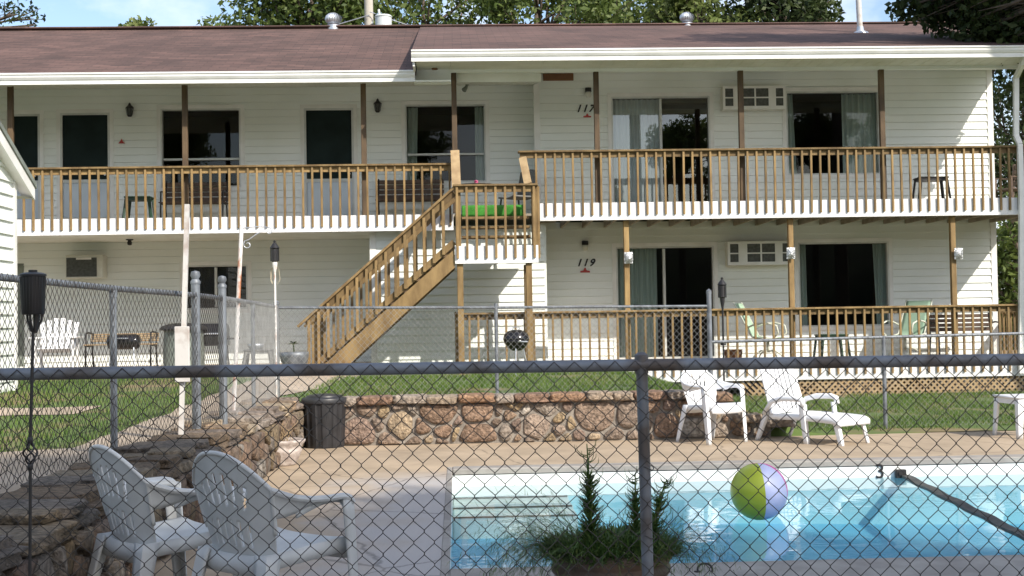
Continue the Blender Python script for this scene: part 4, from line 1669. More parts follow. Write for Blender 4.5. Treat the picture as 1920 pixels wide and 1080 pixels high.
# satellite-like small box on the far right of roof omitted; utility pole behind
p = P(693, 50, 33.5)
t = thing('utility_pole', 'pale utility pole with a grey transformer drum behind the roof', 'utility pole', (p.x, p.y, 0))
mb = MB()
mb.tube([(0, 0, -0.6), (0, 0, 7), (-0.05, 0, 15)], [0.15, 0.12, 0.105], 12)
part('pole', mb, 'pole', t, smooth=True)
q = P(719, 42, 33.2)
mb = MB()
mb.lathe([(0.20, -0.34), (0.215, -0.33), (0.215, 0.12), (0.23, 0.13), (0.23, 0.15), (0.20, 0.18), (0.0, 0.20)], c=(q.x-p.x, q.y-p.y, q.z), n=22)
part('transformer', mb, 'transformer', t, smooth=True)
mb = MB()
mb.tube([(q.x-p.x-.1, q.y-p.y, q.z+.18), (q.x-p.x-.12, q.y-p.y, q.z+.34)], 0.03, 8)
mb.tube([(q.x-p.x-.29, q.y-p.y, q.z), (0.1, 0, q.z)], 0.03, 6)
part('bushing', mb, 'transformer', t, smooth=True)
for i, (pa, pb, lab) in enumerate((((300, 70), (693, 28), 'thin pale wire sagging left from the utility pole behind the ridge'), ((693, 22), (1010, 62), 'thin pale wire sloping right from the utility pole behind the ridge'))):
    A, B = P(pa[0], pa[1], 33.3), P(pb[0], pb[1], 33.3)
    mb = MB()
    mb.tube([A.lerp(B, k/10)+Vector((0, 0, -0.35*math.sin(math.pi*k/10))) for k in range(11)], 0.012, 5)
    solo('overhead_wire', mb, 'alu', lab, 'wire', 'wires at the utility pole')


# ------------------------------------------------------------------ pool house at the left edge
YH = 16.8
t = thing('pool_house', 'white-sided pool house with a pale raked eave at the left edge', 'building', (-8, 13, 0.3))
xw = X(26, 500, YH)
xo = X(68, 352, YH+0.35)-0.02        # outer face of the raked eave
dkl = FPX*0+1.0


def rake_z(y):
    a_, b_ = P(68, 353, YH+0.35), None
    return Z(70, 353, YH+0.35)+0.06+0.46*(YH+0.35-y)


YRDG = 12.6
mb = MB()
z = 0.2
while z < rake_z(YRDG)-0.2:
    zt_ = z+0.17
    yb_ = min(YH, YH+0.35-(z+0.1-rake_z(YH+0.35))/0.46) if z > rake_z(YH)-0.17 else YH
    ya_ = 2*YRDG-yb_
    mb.add([(xw+.03, ya_, z), (xw+.03, yb_, z), (xw, yb_, zt_), (xw, ya_, zt_)], [(0, 1, 2, 3)])
    mb.add([(xw+.03, ya_, z), (xw+.03, yb_, z), (xw, yb_, z), (xw, ya_, z)], [(0, 1, 2, 3)])
    z = zt_
part('wall', mb, 'siding', t, world=True)
mb = MB()
mb.box((xw-4, YH-0.03, 0.2), (xw-0.001, YH, rake_z(YH)-0.12))
part('back_wall', mb, 'siding', t, world=True)
mb = MB()
mb.box((xw-0.03, YH-0.07, 0.2), (xw+0.04, YH+0.012, rake_z(YH)-0.14))
part('corner_board', mb, 'trim', t, world=True)
mb = MB()
mb.prismx([(YH+0.38, rake_z(YH+0.38)+0.02), (YRDG, rake_z(YRDG)+0.02), (YRDG, rake_z(YRDG)-0.05), (YH+0.38, rake_z(YH+0.38)-0.05)], xw-4.2, xo+0.02)
y2 = 2*YRDG-YH-0.38
mb.prismx([(YRDG, rake_z(YRDG)+0.02), (y2, rake_z(YH+0.38)+0.02), (y2, rake_z(YH+0.38)-0.05), (YRDG, rake_z(YRDG)-0.05)], xw-4.2, xo+0.02)
part('roof', mb, 'greencover', t, world=True)
mb = MB()
mb.prismx([(YH+0.36, rake_z(YH+0.36)-0.052), (YRDG, rake_z(YRDG)-0.052), (YRDG, rake_z(YRDG)-0.21), (YH+0.36, rake_z(YH+0.36)-0.21)], xo-0.025, xo)
part('barge_board', mb, 'trim', t, world=True)
mb = MB()
mb.add([(xw, YH+0.36, rake_z(YH+.36)-.19), (xo-.026, YH+0.36, rake_z(YH+.36)-.19), (xo-.026, YRDG, rake_z(YRDG)-.19), (xw, YRDG, rake_z(YRDG)-.19)], [(0, 1, 2, 3)])
mb.add([(xw-4, YH+0.36, rake_z(YH+.36)-.192), (xo-.026, YH+0.36, rake_z(YH+.36)-.192), (xo-.026, YH, rake_z(YH+.36)-.192), (xw-4, YH, rake_z(YH+.36)-.192)], [(0, 1, 2, 3)])
part('soffit', mb, 'trim', t, world=True)


# ------------------------------------------------------------------ chain-link fences
def chainlink(A, B, za, zb, ha, hb, r, pitch=0.0707, rowh=0.0745, side=-1, n=4):
    """diamond mesh from A to B (xy); za/zb bottom heights, ha/hb top heights at both ends"""
    A, B = Vector((A[0], A[1], 0)), Vector((B[0], B[1], 0))
    L = (B-A).length
    d = (B-A)/L
    nrm = Vector((d.y, -d.x, 0))*(-side)
    cw = pitch/2
    nc = int(L/cw)
    mbb = MB()
    for i in range(nc):
        u = (i+.5)/nc
        z0, z1 = za+(zb-za)*u, ha+(hb-ha)*u
        nr = max(2, int((z1-z0)/(rowh/2)))
        pts = []
        for k in range(nr+1):
            x = (i+((k+i) % 2))*cw
            jit = 0.0025*mnoise.noise((i*0.7, k*0.9, 1.0))
            p = A+d*(x+jit)+nrm*(r*(0.8 if (k+i) % 2 else -0.8)+0.006*mnoise.noise((x*1.3, k*.2, 4)))
            p.z = z1-(z1-z0)*k/nr
            if abs(r-0.0017) < 1e-5 and 0 < k < nr:
                q = p.copy()
                q.z += 0.0035
                pts.append(q)
                p.z -= 0.0035
            pts.append(p)
        mbb.tube(pts, r, n, cap=False)
    return mbb


def zrail(px, py, Y):
    return Z(px, py, Y)


# near fence in the foreground
zr0, zr1 = Z(0, 702, YF), Z(1920, 674, YF)
xr0, xr1 = -2.35, 2.9
zra = zr0+(zr1-zr0)*(xr0-X(0, 702, YF))/(X(1920, 674, YF)-X(0, 702, YF))
zrb = zr0+(zr1-zr0)*(xr1-X(0, 702, YF))/(X(1920, 674, YF)-X(0, 702, YF))
t = thing('chain_link_fence', 'weathered chain-link fence with shade-darkened wire and round top rail across the foreground', 'fence', (0, YF, 0))
mb = MB()
mb.tube([(xr0, YF, zra), (0, YF, zra+(zrb-zra)*(0-xr0)/(xr1-xr0)), (xr1, YF, zrb)], 0.0215, 14)
part('top_rail', mb, 'galvdark', t, smooth=True, world=True)
mb = chainlink((xr0, YF-0.026), (xr1, YF-0.026), 0.06, 0.06, zra+0.016, zrb+0.016, 0.0017, side=1, n=5)
part('wire_mesh', mb, 'wire', t, smooth='all', world=True)
xp = X(1212, 800, YF)
for xx in (xp, xp-2.45):
    zt = zra+(zrb-zra)*(xx-xr0)/(xr1-xr0)
    mb = MB()
    mb.tube([(xx-0.012, YF+0.004, zt+0.02), (xx, YF+0.004, 0.0), (xx, YF+0.004, -0.2)], 0.0205, 14)
    mb.tube([(xx-0.0125, YF+0.004, zt-0.03), (xx-0.0125, YF+0.004, zt+0.035), (xx-0.0125, YF+0.004, zt+0.045)], [0.024, 0.024, 0.012], 14)
    part('post', mb, 'galvdark' if xx == xp else 'galvdark', t, smooth=True, world=True)
    mb = MB()
    for k in range(4):
        zz = zt-0.12-0.24*k
        mb.tube([(xx+0.023*math.cos(a), YF+0.004+0.024*math.sin(a), zz+0.006*math.sin(a*2)) for a in [i*2*math.pi/14 for i in range(14)]], 0.0018, 4, close=True)
    part('tie_wire', mb, 'wire', t, world=True)

# fence along the left, above the stone side wall
LP = [(213, 8.9), (368, 10.5), (418, 11.4), (475, 13.1), (520, YB)]
zA, zB = Z(213, 541, 8.9), Z(520, 576, YB)
lpx = [X(px, 690, Y) for px, Y in LP]


def lrail(y):
    return zA+(zB-zA)*(y-8.9)/(YB-8.9)


def lx(y):
    if y <= 8.9:
        return lpx[0]+(y-8.9)*(lpx[0]-lpx[1])/(8.9-10.5)*0.5
    for (a, b, xa, xb) in zip(LP[:-1], LP[1:], lpx[:-1], lpx[1:]):
        if y <= b[1]:
            return xa+(xb-xa)*(y-a[1])/(b[1]-a[1])
    return lpx[-1]


t = thing('chain_link_fence', 'grey chain-link fence with a gate running back along the left side of the pool', 'fence', (-2.3, 10, 0.4))
for i, ((px, Y), xx) in enumerate(zip(LP, lpx)):
    gate = i in (1, 2)
    r = 0.036 if gate else (0.024 if i < 3 else 0.021)
    if i == 4:
        r = 0.03
    zt = lrail(Y)+(0.11 if gate else (-0.03 if i < 4 else 0.05))
    mb = MB()
    mb.tube([(xx, Y, 0.3), (xx, Y, zt)], r, 14)
    if gate:
        mb.lathe([(r+.004, -0.02), (r+.006, 0.0), (r*.75, 0.02), (r*1.15, 0.05), (r*.95, 0.08), (0, 0.09)], c=(xx, Y, zt), n=14)
    elif i < 4:
        mb.tube([(xx, Y, zt-.03), (xx, Y, zt+0.02)], r+.004, 14)
    else:
        mb.lathe([(r+.004, -0.02), (r+.004, 0.01), (0, 0.03)], c=(xx, Y, zt), n=14)
    part('post', mb, 'galv', t, smooth=True, world=True)
mb = MB()
ys = [4.6, 8.9, 10.5]
mb.tube([(lx(y), y, lrail(y)) for y in ys], 0.021, 12)
mb.tube([(lx(y), y, lrail(y)) for y in (10.54, 11.36)], 0.02, 12)
mb.tube([(lx(y), y, lrail(y)) for y in (11.44, 13.1, YB)], 0.02, 12)
part('top_rail', mb, 'galv', t, smooth=True, world=True)
for (y0, y1) in ((4.6, 8.9), (8.9, 10.5), (10.55, 11.35), (11.4, 13.1), (13.1, YB)):
    mb = chainlink((lx(y0)+.025, y0), (lx(y1)+.025, y1), 0.5, 0.5, lrail(y0)+.02, lrail(y1)+.02, 0.0020 if y0 < 11 else 0.0013, side=1, n=4)
    part('wire_mesh', mb, 'wire' if y0 < 11 else 'wirelight', t, smooth='all', world=True)

# fence behind the pool, on the retaining wall and stepping down beyond it
t = thing('chain_link_fence', 'thin pale grey chain-link fence on top of the retaining wall behind the pool', 'fence', (0, YB, 0.4))
xb0, xb1 = lpx[-1], X(1331, 640, YB)
zb0, zb1 = Z(526, 577, YB), Z(1325, 574, YB)
mb = MB()
mb.tube([(xb0, YB, zb0), ((xb0+xb1)/2, YB, (zb0+zb1)/2-0.008), (xb1, YB, zb1)], 0.017, 10)
part('top_rail', mb, 'galv', t, smooth=True, world=True)
mb = MB()
xm = X(931, 650, YB)
mb.tube([(xm, YB, 0.4), (xm, YB, zb0+0.01)], 0.022, 12)
part('post', mb, 'galv', t, smooth=True, world=True)
mb = MB()
mb.tube([(xb1, YB, 0.0), (xb1, YB, Z(1330, 548, YB))], 0.030, 12)
mb.lathe([(0.034, -0.02), (0.034, 0.02), (0.0, 0.045)], c=(xb1, YB, Z(1330, 548, YB)), n=12)
part('post', mb, 'galv', t, smooth=True, world=True)
mb = chainlink((xb0, YB-.02), (xb1, YB-.02), 0.5, 0.5, zb0+.01, zb1+.01, 0.0020, side=1)
part('wire_mesh', mb, 'wirelight', t, smooth='all', world=True)
t = thing('chain_link_fence', 'low thin chain-link fence in front of the lower deck on the right', 'fence', (6, YB, 0))
x2, x3 = X(1658, 700, YB), 10.2
za_, zb_ = Z(1345, 641, YB), Z(1920, 625, YB)
zc_ = za_+(zb_-za_)*(x3-xb1)/(X(1920, 625, YB)-xb1)
mb = MB()
mb.tube([(xb1, YB, za_), (x3, YB, zc_)], 0.019, 10)
part('top_rail', mb, 'galv', t, smooth=True, world=True)
for xx in (x2, 8.1, 10.2):
    mb = MB()
    zz = za_+(zc_-za_)*(xx-xb1)/(x3-xb1)
    mb.tube([(xx, YB, -0.1), (xx, YB, zz+.01)], 0.025, 12)
    part('post', mb, 'galv', t, smooth=True, world=True)
mb = chainlink((xb1, YB-.02), (x3, YB-.02), 0.03, 0.03, za_+.01, zc_+.01, 0.0018, side=1)
part('wire_mesh', mb, 'wirelight', t, smooth='all', world=True)


# ------------------------------------------------------------------ white plastic armchairs
def chair_parts(t, mat):
    BT = 0.83

    def top(u):
        return BT-0.15*abs(u)**2.3

    def shell(u, v):
        uu = 2*u-1
        z = 0.395+v*(top(uu)-0.395)
        w = 0.205+0.045*v
        x = w*uu
        y = -0.215-0.115*v+0.10*abs(uu)**2.3*(0.5+0.5*v)
        return (x, y, z)

    def slot(u, v):
        uu = 2*u-1
        for c in (-.62, -.36, -.12, .12, .36, .62):
            if 0.10 < v < 0.36 and abs(uu-c*0.85) < 0.036:
                return True
            if 0.50 < v < 0.80-0.10*abs(c) and abs(uu-(c*0.8+c*0.5*(v-0.5))) < 0.036:
                return True
        return False
    mb = MB()
    mb.grid(76, 40, shell, skip=slot)
    o = part('backrest', mb, mat, t, smooth='all', fixn=False)
    solidify(o, 0.008)
    # rolled rim of the back
    mb = MB()
    rim = [shell(0, k/12) for k in range(4, 13)]+[shell(k/30, 1) for k in range(1, 30)]+[shell(1, 1-k/12) for k in range(0, 9)]
    mb.tube(rim, 0.0105, 8)
    part('rim', mb, mat, t, smooth='all')

    def seat(u, v):
        x = (0.215+0.025*v)*(2*u-1)
        y = -0.225+0.47*v
        z = 0.395+0.03*v-0.022*math.sin(math.pi*u)*math.sin(math.pi*min(1, v*1.05))+0.012*abs(2*u-1)**4
        if v > 0.9:
            z -= 0.03*((v-0.9)/0.1)**2
        return (x, y, z)
    mb = MB()
    mb.grid(24, 24, seat)
    # aprons
    mb.grid(24, 2, lambda u, v: (lambda p: (p[0], p[1]+0.002, p[2]-0.07*v))(seat(u, 1)))
    mb.grid(24, 2, lambda u, v: (lambda p: (p[0], p[1], p[2]-0.08*v))(seat(u, 0)))
    for uu in (0, 1):
        mb.grid(24, 2, lambda u, v: (lambda p: (p[0], p[1], p[2]-0.06*v))(seat(uu, u)))
    o = part('seat', mb, mat, t, smooth=True, fixn=False)
    solidify(o, 0.007)
    for s in (-1, 1):
        # arm: a broad band that leaves the back's shoulder upright and twists flat as it runs forward
        E = [(.25, -.232, .682), (.268, -.19, .662), (.281, -.13, .641), (.288, -.05, .627), (.290, .04, .621), (.289, .13, .621), (.287, .17, .612), (.286, .19, .588)]
        Lo = [(.233, -.212, .560), (.247, -.165, .563), (.254, -.11, .574), (.250, -.04, .594), (.240, .05, .612), (.236, .13, .616), (.234, .165, .608), (.233, .185, .586)]
        mb = MB()

        def arm(u, v):
            k = u*(len(E)-1)
            i = min(int(k), len(E)-2)
            f = k-i
            f = f
            e = [E[i][j]*(1-f)+E[i+1][j]*f for j in range(3)]
            l_ = [Lo[i][j]*(1-f)+Lo[i+1][j]*f for j in range(3)]
            return (s*(e[0]*(1-v)+l_[0]*v), e[1]*(1-v)+l_[1]*v, e[2]*(1-v)+l_[2]*v+.006*math.sin(math.pi*v))
        mb.grid(42, 5, arm)
        mb.tube([arm(k/30, 0) for k in range(31)], 0.010, 7)
        mb.grid(30, 2, lambda u, v: (lambda p: (p[0], p[1], p[2]-0.024*v))(arm(.3+.7*u, 1)))
        o = part('armrest', mb, mat, t, smooth=True, fixn=False)
        solidify(o, 0.008)
        # front leg: arm end to the floor, angled section
        mb = MB()
        for k, (p0, p1) in enumerate((((0.29, 0.25, 0.605), (0.285, 0.285, 0.0)),)):
            def leg(u, v, s=s):
                z = 0.605*(1-v)
                w = 0.060-0.022*v
                y = 0.188+0.045*v
                x = 0.290-0.008*v
                if u < .5:
                    return (s*(x-w*(1-2*u)), y, z)
                return (s*x, y-w*(2*u-1), z)
            mb.grid(6, 12, leg)
        o = part('leg', mb, mat, t, smooth=True, fixn=False)
        solidify(o, 0.008)
        mb = MB()

        def rleg(u, v, s=s):
            z = 0.41*(1-v)
            w = 0.075-0.035*v
            y = -0.235-0.085*v
            x = 0.222+0.045*v
            if u < .5:
                return (s*(x-w*(1-2*u)), y, z)
            return (s*x, y+w*(2*u-1), z)
        mb.grid(6, 10, rleg)
        o = part('leg', mb, mat, t, smooth=True, fixn=False)
        solidify(o, 0.008)


def heading(dx, dy):
    return math.atan2(-dx, dy)


p = G(520, 1185, 0)
t = thing('plastic_armchair', 'white plastic armchair greyed for shade in the foreground, nearer the pool than its twin', 'chair', (-0.80, 5.62, 0), heading(0.66, 0.75), 'white plastic armchairs')
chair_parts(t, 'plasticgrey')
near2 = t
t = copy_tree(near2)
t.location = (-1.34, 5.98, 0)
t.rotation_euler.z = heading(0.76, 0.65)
t['label'] = 'white plastic armchair greyed for shade in the foreground, closest to the stone side wall'
t = thing('plastic_armchair', 'clean white plastic armchair facing the pool beside the lounge chair', 'chair', tuple(G(1338, 829, 0)), heading(0.52, -0.85), 'white plastic armchairs')
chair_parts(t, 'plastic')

# lounge chair with a foot rest
t = thing('lounge_chair', 'white plastic slatted lounge chair with built-in foot rest at the far edge of the pool', 'lounge chair', tuple(G(1514, 827, 0)), heading(0.60, -0.80))
mb = MB()


def lback(u, v):
    uu = 2*u-1
    x = 0.305*uu
    return (x*(1.0-0.06*v), -0.28-0.17*v+0.03*abs(uu)**2, 0.30+0.57*v-0.02*abs(uu)**3*v)


mb.grid(54, 20, lback, skip=lambda u, v: 0.06 < v < 0.86 and any(abs(u-c) < 0.015 for c in (0.2, 0.32, 0.44, 0.56, 0.68, 0.8)))
o = part('backrest', mb, 'plastic', t, smooth='all', fixn=False)
solidify(o, 0.018)
mb = MB()


def lseat(u, v):
    uu = 2*u-1
    y = -0.30+0.92*v
    z = 0.305+0.012*math.sin(v*math.pi*0.9)-0.025*v-(0.03*((v-.9)/.1)**2 if v > .9 else 0)
    return (0.27*uu, y, z-0.02*(1-uu*uu)*(1-v))


mb.grid(40, 26, lseat, skip=lambda u, v: abs(v-0.52) < 0.02)
for s in (0, 1):
    mb.grid(26, 2, lambda u, v, s=s: (lambda p: (p[0], p[1], p[2]-0.06*v))(lseat(s, u)))
mb.grid(20, 2, lambda u, v: (lambda p: (p[0], p[1], p[2]-0.05*v))(lseat(u, 1)))
o = part('seat', mb, 'plastic', t, smooth=True, fixn=False)
solidify(o, 0.012)
for s in (-1, 1):
    mb = MB()
    mb.tube([(s*.29, -0.36, 0.30), (s*.30, -0.24, 0.44), (s*.305, -0.1, 0.475), (s*.305, 0.10, 0.48), (s*.30, 0.17, 0.465), (s*.295, 0.185, 0.40)], [.024, .03, .032, .032, .03, .03], 8)
    part('armrest', mb, 'plastic', t, smooth='all')
    for (y0, z0, y1, w) in ((-0.30, 0.34, -0.46, .05), (0.17, 0.42, 0.22, .06), (0.56, 0.28, 0.63, .055)):
        mb = MB()
        xx = 0.285 if y0 < 0.5 else 0.235
        mb.grid(6, 8, lambda u, v: (s*(xx+0.005*v-(w*(1-.3*v))*(1-2*u) if u < .5 else xx+0.005*v), y0+(y1-y0)*v-(0 if u < .5 else w*(1-.3*v)*(2*u-1)), z0*(1-v)))
        o = part('leg', mb, 'plastic', t, smooth=True, fixn=False)
        solidify(o, 0.012)

# white plastic side table at the right edge
tp = G(1925, 818, 0)
t = thing('plastic_table', 'white plastic side table at the right edge of the pool terrace', 'table', (tp.x, tp.y, 0), R(8))
mb = MB()
mb.box((-0.26, -0.26, 0.43), (0.26, 0.26, 0.455), bev=0.012)
mb.box((-0.235, -0.235, 0.37), (0.235, 0.235, 0.431))
part('tabletop', mb, 'plastic', t, smooth=True)
for sx in (-1, 1):
    for sy in (-1, 1):
        mb = MB()
        mb.grid(6, 6, lambda u, v: (sx*(0.235+0.02*v)-(sx*(.07-.025*v)*(1-2*u) if u < .5 else 0), sy*(0.235+0.02*v)-(0 if u < .5 else sy*(.07-.025*v)*(2*u-1)), 0.43*(1-v)))
        o = part('leg', mb, 'plastic', t, smooth=True, fixn=False)
        solidify(o, 0.01)

# black trash can
p = G(609, 838, 0)
t = thing('trash_can', 'black ribbed plastic trash can with lid in the corner of the stone walls', 'trash can', (p.x, p.y, 0))
mb = MB()
vs = []
n = 96
prof = [(0.205, 0.0), (0.212, 0.02), (0.235, 0.50)]
for r, z in prof:
    for j in range(n):
        a = 2*math.pi*j/n
        rb = r+(0.006 if (j % 8) < 4 else -0.006)
        vs.append((rb*math.cos(a), rb*math.sin(a), z))
mb.add(vs, [(i*n+j, i*n+(j+1) % n, (i+1)*n+(j+1) % n, (i+1)*n+j) for i in range(2) for j in range(n)])
part('body', mb, 'bin', t, smooth=True)
mb = MB()
mb.lathe([(0.236, 0.49), (0.252, 0.495), (0.255, 0.53), (0.248, 0.545), (0.20, 0.56), (0.195, 0.575), (0.10, 0.59), (0.0, 0.592)], n=48)
part('lid', mb, 'bin', t, smooth=True)

# urn-shaped pot beside the trash can
p = G(527, 872, 0)
t = thing('stone_urn', 'pale cast-stone urn with wide rim and dry stems, in front of the trash can', 'planter', (p.x, p.y, 0))
mb = MB()
mb.lathe([(0.13, 0.0), (0.145, 0.01), (0.15, 0.03), (0.165, 0.05), (0.20, 0.13), (0.205, 0.15), (0.195, 0.16), (0.205, 0.19), (0.235, 0.225), (0.24, 0.245), (0.225, 0.25), (0.205, 0.235), (0.20, 0.20)], n=40)
part('bowl', mb, 'stonepot', t, smooth='all')
mb = MB()
mb.lathe([(0.0, 0.215), (0.205, 0.215)], n=24)
part('soil', mb, 'soil', t)
mb = MB()
for k in range(26):
    a, r = random.uniform(0, 6.28), random.uniform(0, .15)
    x, y = r*math.cos(a), r*math.sin(a)
    h = random.uniform(.08, .24)
    mb.tube([(x, y, .21), (x+random.uniform(-.05, .05), y+random.uniform(-.05, .05), .21+h*.6), (x+random.uniform(-.12, .12), y+random.uniform(-.1, .1), .21+h)], [.003, .0025, .001], 4)
part('dry_stems', mb, 'lattice', t)

# beach ball floating on the water
c = P(1423, 920, 9.72)
rb_ = 53.5/2400*9.72
t_ = MB()
bm_nu, bm_nv = 48, 24
vs, fs, mi = [], [], []
for j in range(bm_nv+1):
    ph = math.pi*j/bm_nv
    for i in range(bm_nu):
        th = 2*math.pi*i/bm_nu
        vs.append((rb_*math.sin(ph)*math.cos(th), rb_*math.sin(ph)*math.sin(th), rb_*math.cos(ph)))
mb = MB()
for j in range(bm_nv):
    for i in range(bm_nu):
        deg = (i+.5)*360/bm_nu
        k = int(((deg+32) % 360)//60)
        mb.add([], [])
        mb.f.append((j*bm_nu+i, (j+1)*bm_nu+i, (j+1)*bm_nu+(i+1) % bm_nu, j*bm_nu+(i+1) % bm_nu))
        mb.mi.append((2, 0, 1, 0, 1, 1)[0] if False else {0: 2, 1: 0, 2: 2, 3: 0, 4: 0, 5: 1}[k])
mb.v = vs
ball = make_obj('beach_ball', mb, ['ballgreen', 'balllav', 'ballpink'], None, (0, 0, 0), 'all')
ball.location = (c.x, c.y, WATER-0.035+rb_)
ball.rotation_euler = (R(4), R(-3), R(0))
setprops(ball, 'yellow-green and lavender beach ball floating on the pool', 'beach ball')
BALL = ball

# safety strap across the pool with its wall anchor
A = P(1697, 903, PY1-0.01)
A.z = WATER+0.004
Bp = G(1925, 1008, WATER)
Bv = A+(Bp-A)*1.9
mb = MB()
npt = 40
for side in (0,):
    vs = []
    for k in range(npt+1):
        q = A.lerp(Bv, k/npt)
        d = (Bv-A).normalized()
        nn = Vector((-d.y, d.x, 0))
        for s, dz in ((-1, -0.012), (-1, 0.012), (1, 0.014), (1, -0.012)):
            vs.append(q+nn*s*0.042+Vector((0, 0, dz+0.006*math.sin(k*1.3))))
    fs = [(k*4+a, k*4+(a+1) % 4, (k+1)*4+(a+1) % 4, (k+1)*4+a) for k in range(npt) for a in range(4)]
    mb.add(vs, fs)
solo('safety_strap', mb, 'rope', 'dark floating safety strap slanting across the pool', 'strap')
p = P(1688, 887, PY1-0.02)
mb = MB()
mb.box((p.x-.05, p.y-.03, p.z-.045), (p.x+.05, PY1-0.001, p.z+.035), bev=.006)
mb.box((p.x-.03, p.y-.04, p.z-.02), (p.x+.03, p.y-.03, p.z+.015), bev=.003)
solo('strap_anchor', mb, 'black', 'small black anchor block of the safety strap on the pool wall', 'anchor')
cu = bpy.data.curves.new('num', 'FONT')
cu.body = '3'
cu.size = 0.19
cu.extrude = 0.003
cu.offset = 0.001
cu.align_x, cu.align_y = 'CENTER', 'CENTER'
tmp = bpy.data.objects.new('tmp', cu)
COL.objects.link(tmp)
bpy.context.view_layer.update()
me = bpy.data.meshes.new_from_object(tmp.evaluated_get(bpy.context.evaluated_depsgraph_get()))
bpy.data.objects.remove(tmp)
me.materials.clear()
me.materials.append(MT['black'])
o = bpy.data.objects.new('depth_marker', me)
COL.objects.link(o)
p = P(1650, 885, PY1-0.006)
o.location = p
o.rotation_euler = (R(90), 0, 0)
setprops(o, 'black depth number 3 on the white band of the far pool wall', 'depth marker')
# ring anchor in the near coping
p = G(1322, 1072, 0.012)
mb = MB()
mb.tube([(p.x+0.04*math.cos(a), p.y+0.01*math.sin(a), p.z+0.012+.03*math.sin(a)) for a in [i*math.pi/8 for i in range(16)]], 0.006, 6, close=True)
mb.lathe([(0.02, -0.002), (0.018, 0.006), (0.0, 0.008)], c=(p.x-.04, p.y, p.z), n=12)
solo('anchor_ring', mb, 'black', 'small dark ring set in the near pool coping', 'ring', smooth=True)


# ------------------------------------------------------------------ torches, poles
t = thing('garden_torch', 'black metal garden torch with a twisted basket stem, close in the left foreground', 'torch', (X(62, 560, 4.28), 4.28, 0))
L = t.location
z0, z1 = Z(62, 590, 4.28), Z(62, 512, 4.28)
mb = MB()
mb.lathe([(0.034, z0), (0.037, z0+0.004), (0.039, z1-0.012), (0.043, z1-0.010), (0.043, z1-0.004), (0.030, z1+0.001), (0.014, z1+0.003), (0.014, z1+0.010), (0.0, z1+0.011)], n=24)
for k in range(24):
    a = k*2*math.pi/24
    mb.tube([(0.0355*math.cos(a), 0.0355*math.sin(a), z0+.004), (0.0395*math.cos(a), 0.0395*math.sin(a), z1-.013)], 0.0016, 4)
part('oil_canister', mb, 'black', t, smooth=True)
mb = MB()
zt_ = z0-0.055
for k in range(3):
    a = k*2*math.pi/3+0.5
    mb.tube([(0.030*math.cos(a), 0.030*math.sin(a), z0+.01), (0.026*math.cos(a), 0.026*math.sin(a), z0-.02), (0.008*math.cos(a), 0.008*math.sin(a), zt_)], 0.004, 6)
mb.tube([(0.012, 0, z0-.0), (0.006, 0, zt_-.005)], [0.013, 0.006], 8)
part('bracket', mb, 'black', t, smooth=True)
zm = Z(52, 852, 4.28)
mb = MB()
mb.tube([(0, 0, zt_+.01), (-0.012, 0, zm+0.04)], 0.0055, 8)
mb.tube([(-0.012, 0, zm-0.035), (-0.022, 0, 0.0)], 0.0052, 8)
for zz in (zm+.045, zm-.04):
    mb.lathe([(0.006, -.012), (0.009, -.008), (0.009, .008), (0.006, .012)], c=(-0.012, 0, zz), n=10)
part('stem', mb, 'black', t, smooth=True)
mb = MB()
for k in range(4):
    pts = []
    for j in range(13):
        v = j/12
        a = k*math.pi/2+v*math.pi*1.1
        r = 0.003+0.019*math.sin(math.pi*v)
        pts.append((-0.012+r*math.cos(a), r*math.sin(a), zm-.035+.075*v))
    mb.tube(pts, 0.0032, 5)
part('twisted_basket', mb, 'black', t, smooth='all')


def small_torch(px, pyt, pyb, Y, label, mat2, zbase):
    xx = X(px, (pyt+pyb)/2, Y)
    zt, zb2 = Z(px, pyt, Y), Z(px, pyb, Y)
    t = thing('garden_torch', label, 'torch', (xx, Y, zbase))
    h = zt-zbase
    hb = (zt-zb2)
    mb = MB()
    mb.lathe([(0.025, h-hb), (0.045, h-hb*.93), (0.042, h-hb*.4), (0.058, h-hb*.36), (0.03, h-hb*.2), (0.014, h-hb*.12), (0.016, h-hb*.05), (0.0, h)], n=12)
    for k in range(6):
        a = k*math.pi/3
        mb.tube([(0.047*math.cos(a), 0.047*math.sin(a), h-hb*.95), (0.046*math.cos(a), 0.046*math.sin(a), h-hb*.38)], 0.005, 4)
    part('lantern_head', mb, 'black', t, smooth=True)
    mb = MB()
    mb.tube([(0, 0, -0.05), (0, 0, h-hb+.01)], 0.012, 8)
    mb.lathe([(0.012, h-hb-.12), (0.03, h-hb-.02), (0.03, h-hb+.005)], n=10)
    part('stake', mb, mat2, t, smooth=True)
    return t


tt = small_torch(515, 450, 492, 14.9, 'black lantern torch tied to a rusty stake at the left fence corner', 'rusty', 0.45)
mb = MB()
for k in range(5):
    a = random.uniform(0, 6)
    hh = Z(515, 500, 14.9)-0.45
    mb.tube([(.02*math.cos(a), .02*math.sin(a), hh), (.05*math.cos(a), .03, hh-.03), (.055*math.cos(a+.4), .03, hh-.15), (.03*math.cos(a), .02, hh-.2)], 0.003, 4)
part('twine', mb, 'lit', tt)
tt = small_torch(1354, 519, 560, 15.3, 'slim black lantern torch beside the tall fence post', 'black', 0.03)
mb = MB()
zz = Z(1354, 643, 15.3)-0.03
mb.lathe([(0.0, zz-.03), (0.035, zz-.03), (0.04, zz+.02), (0.0, zz+.04)], n=10)
part('stake_collar', mb, 'black', tt)

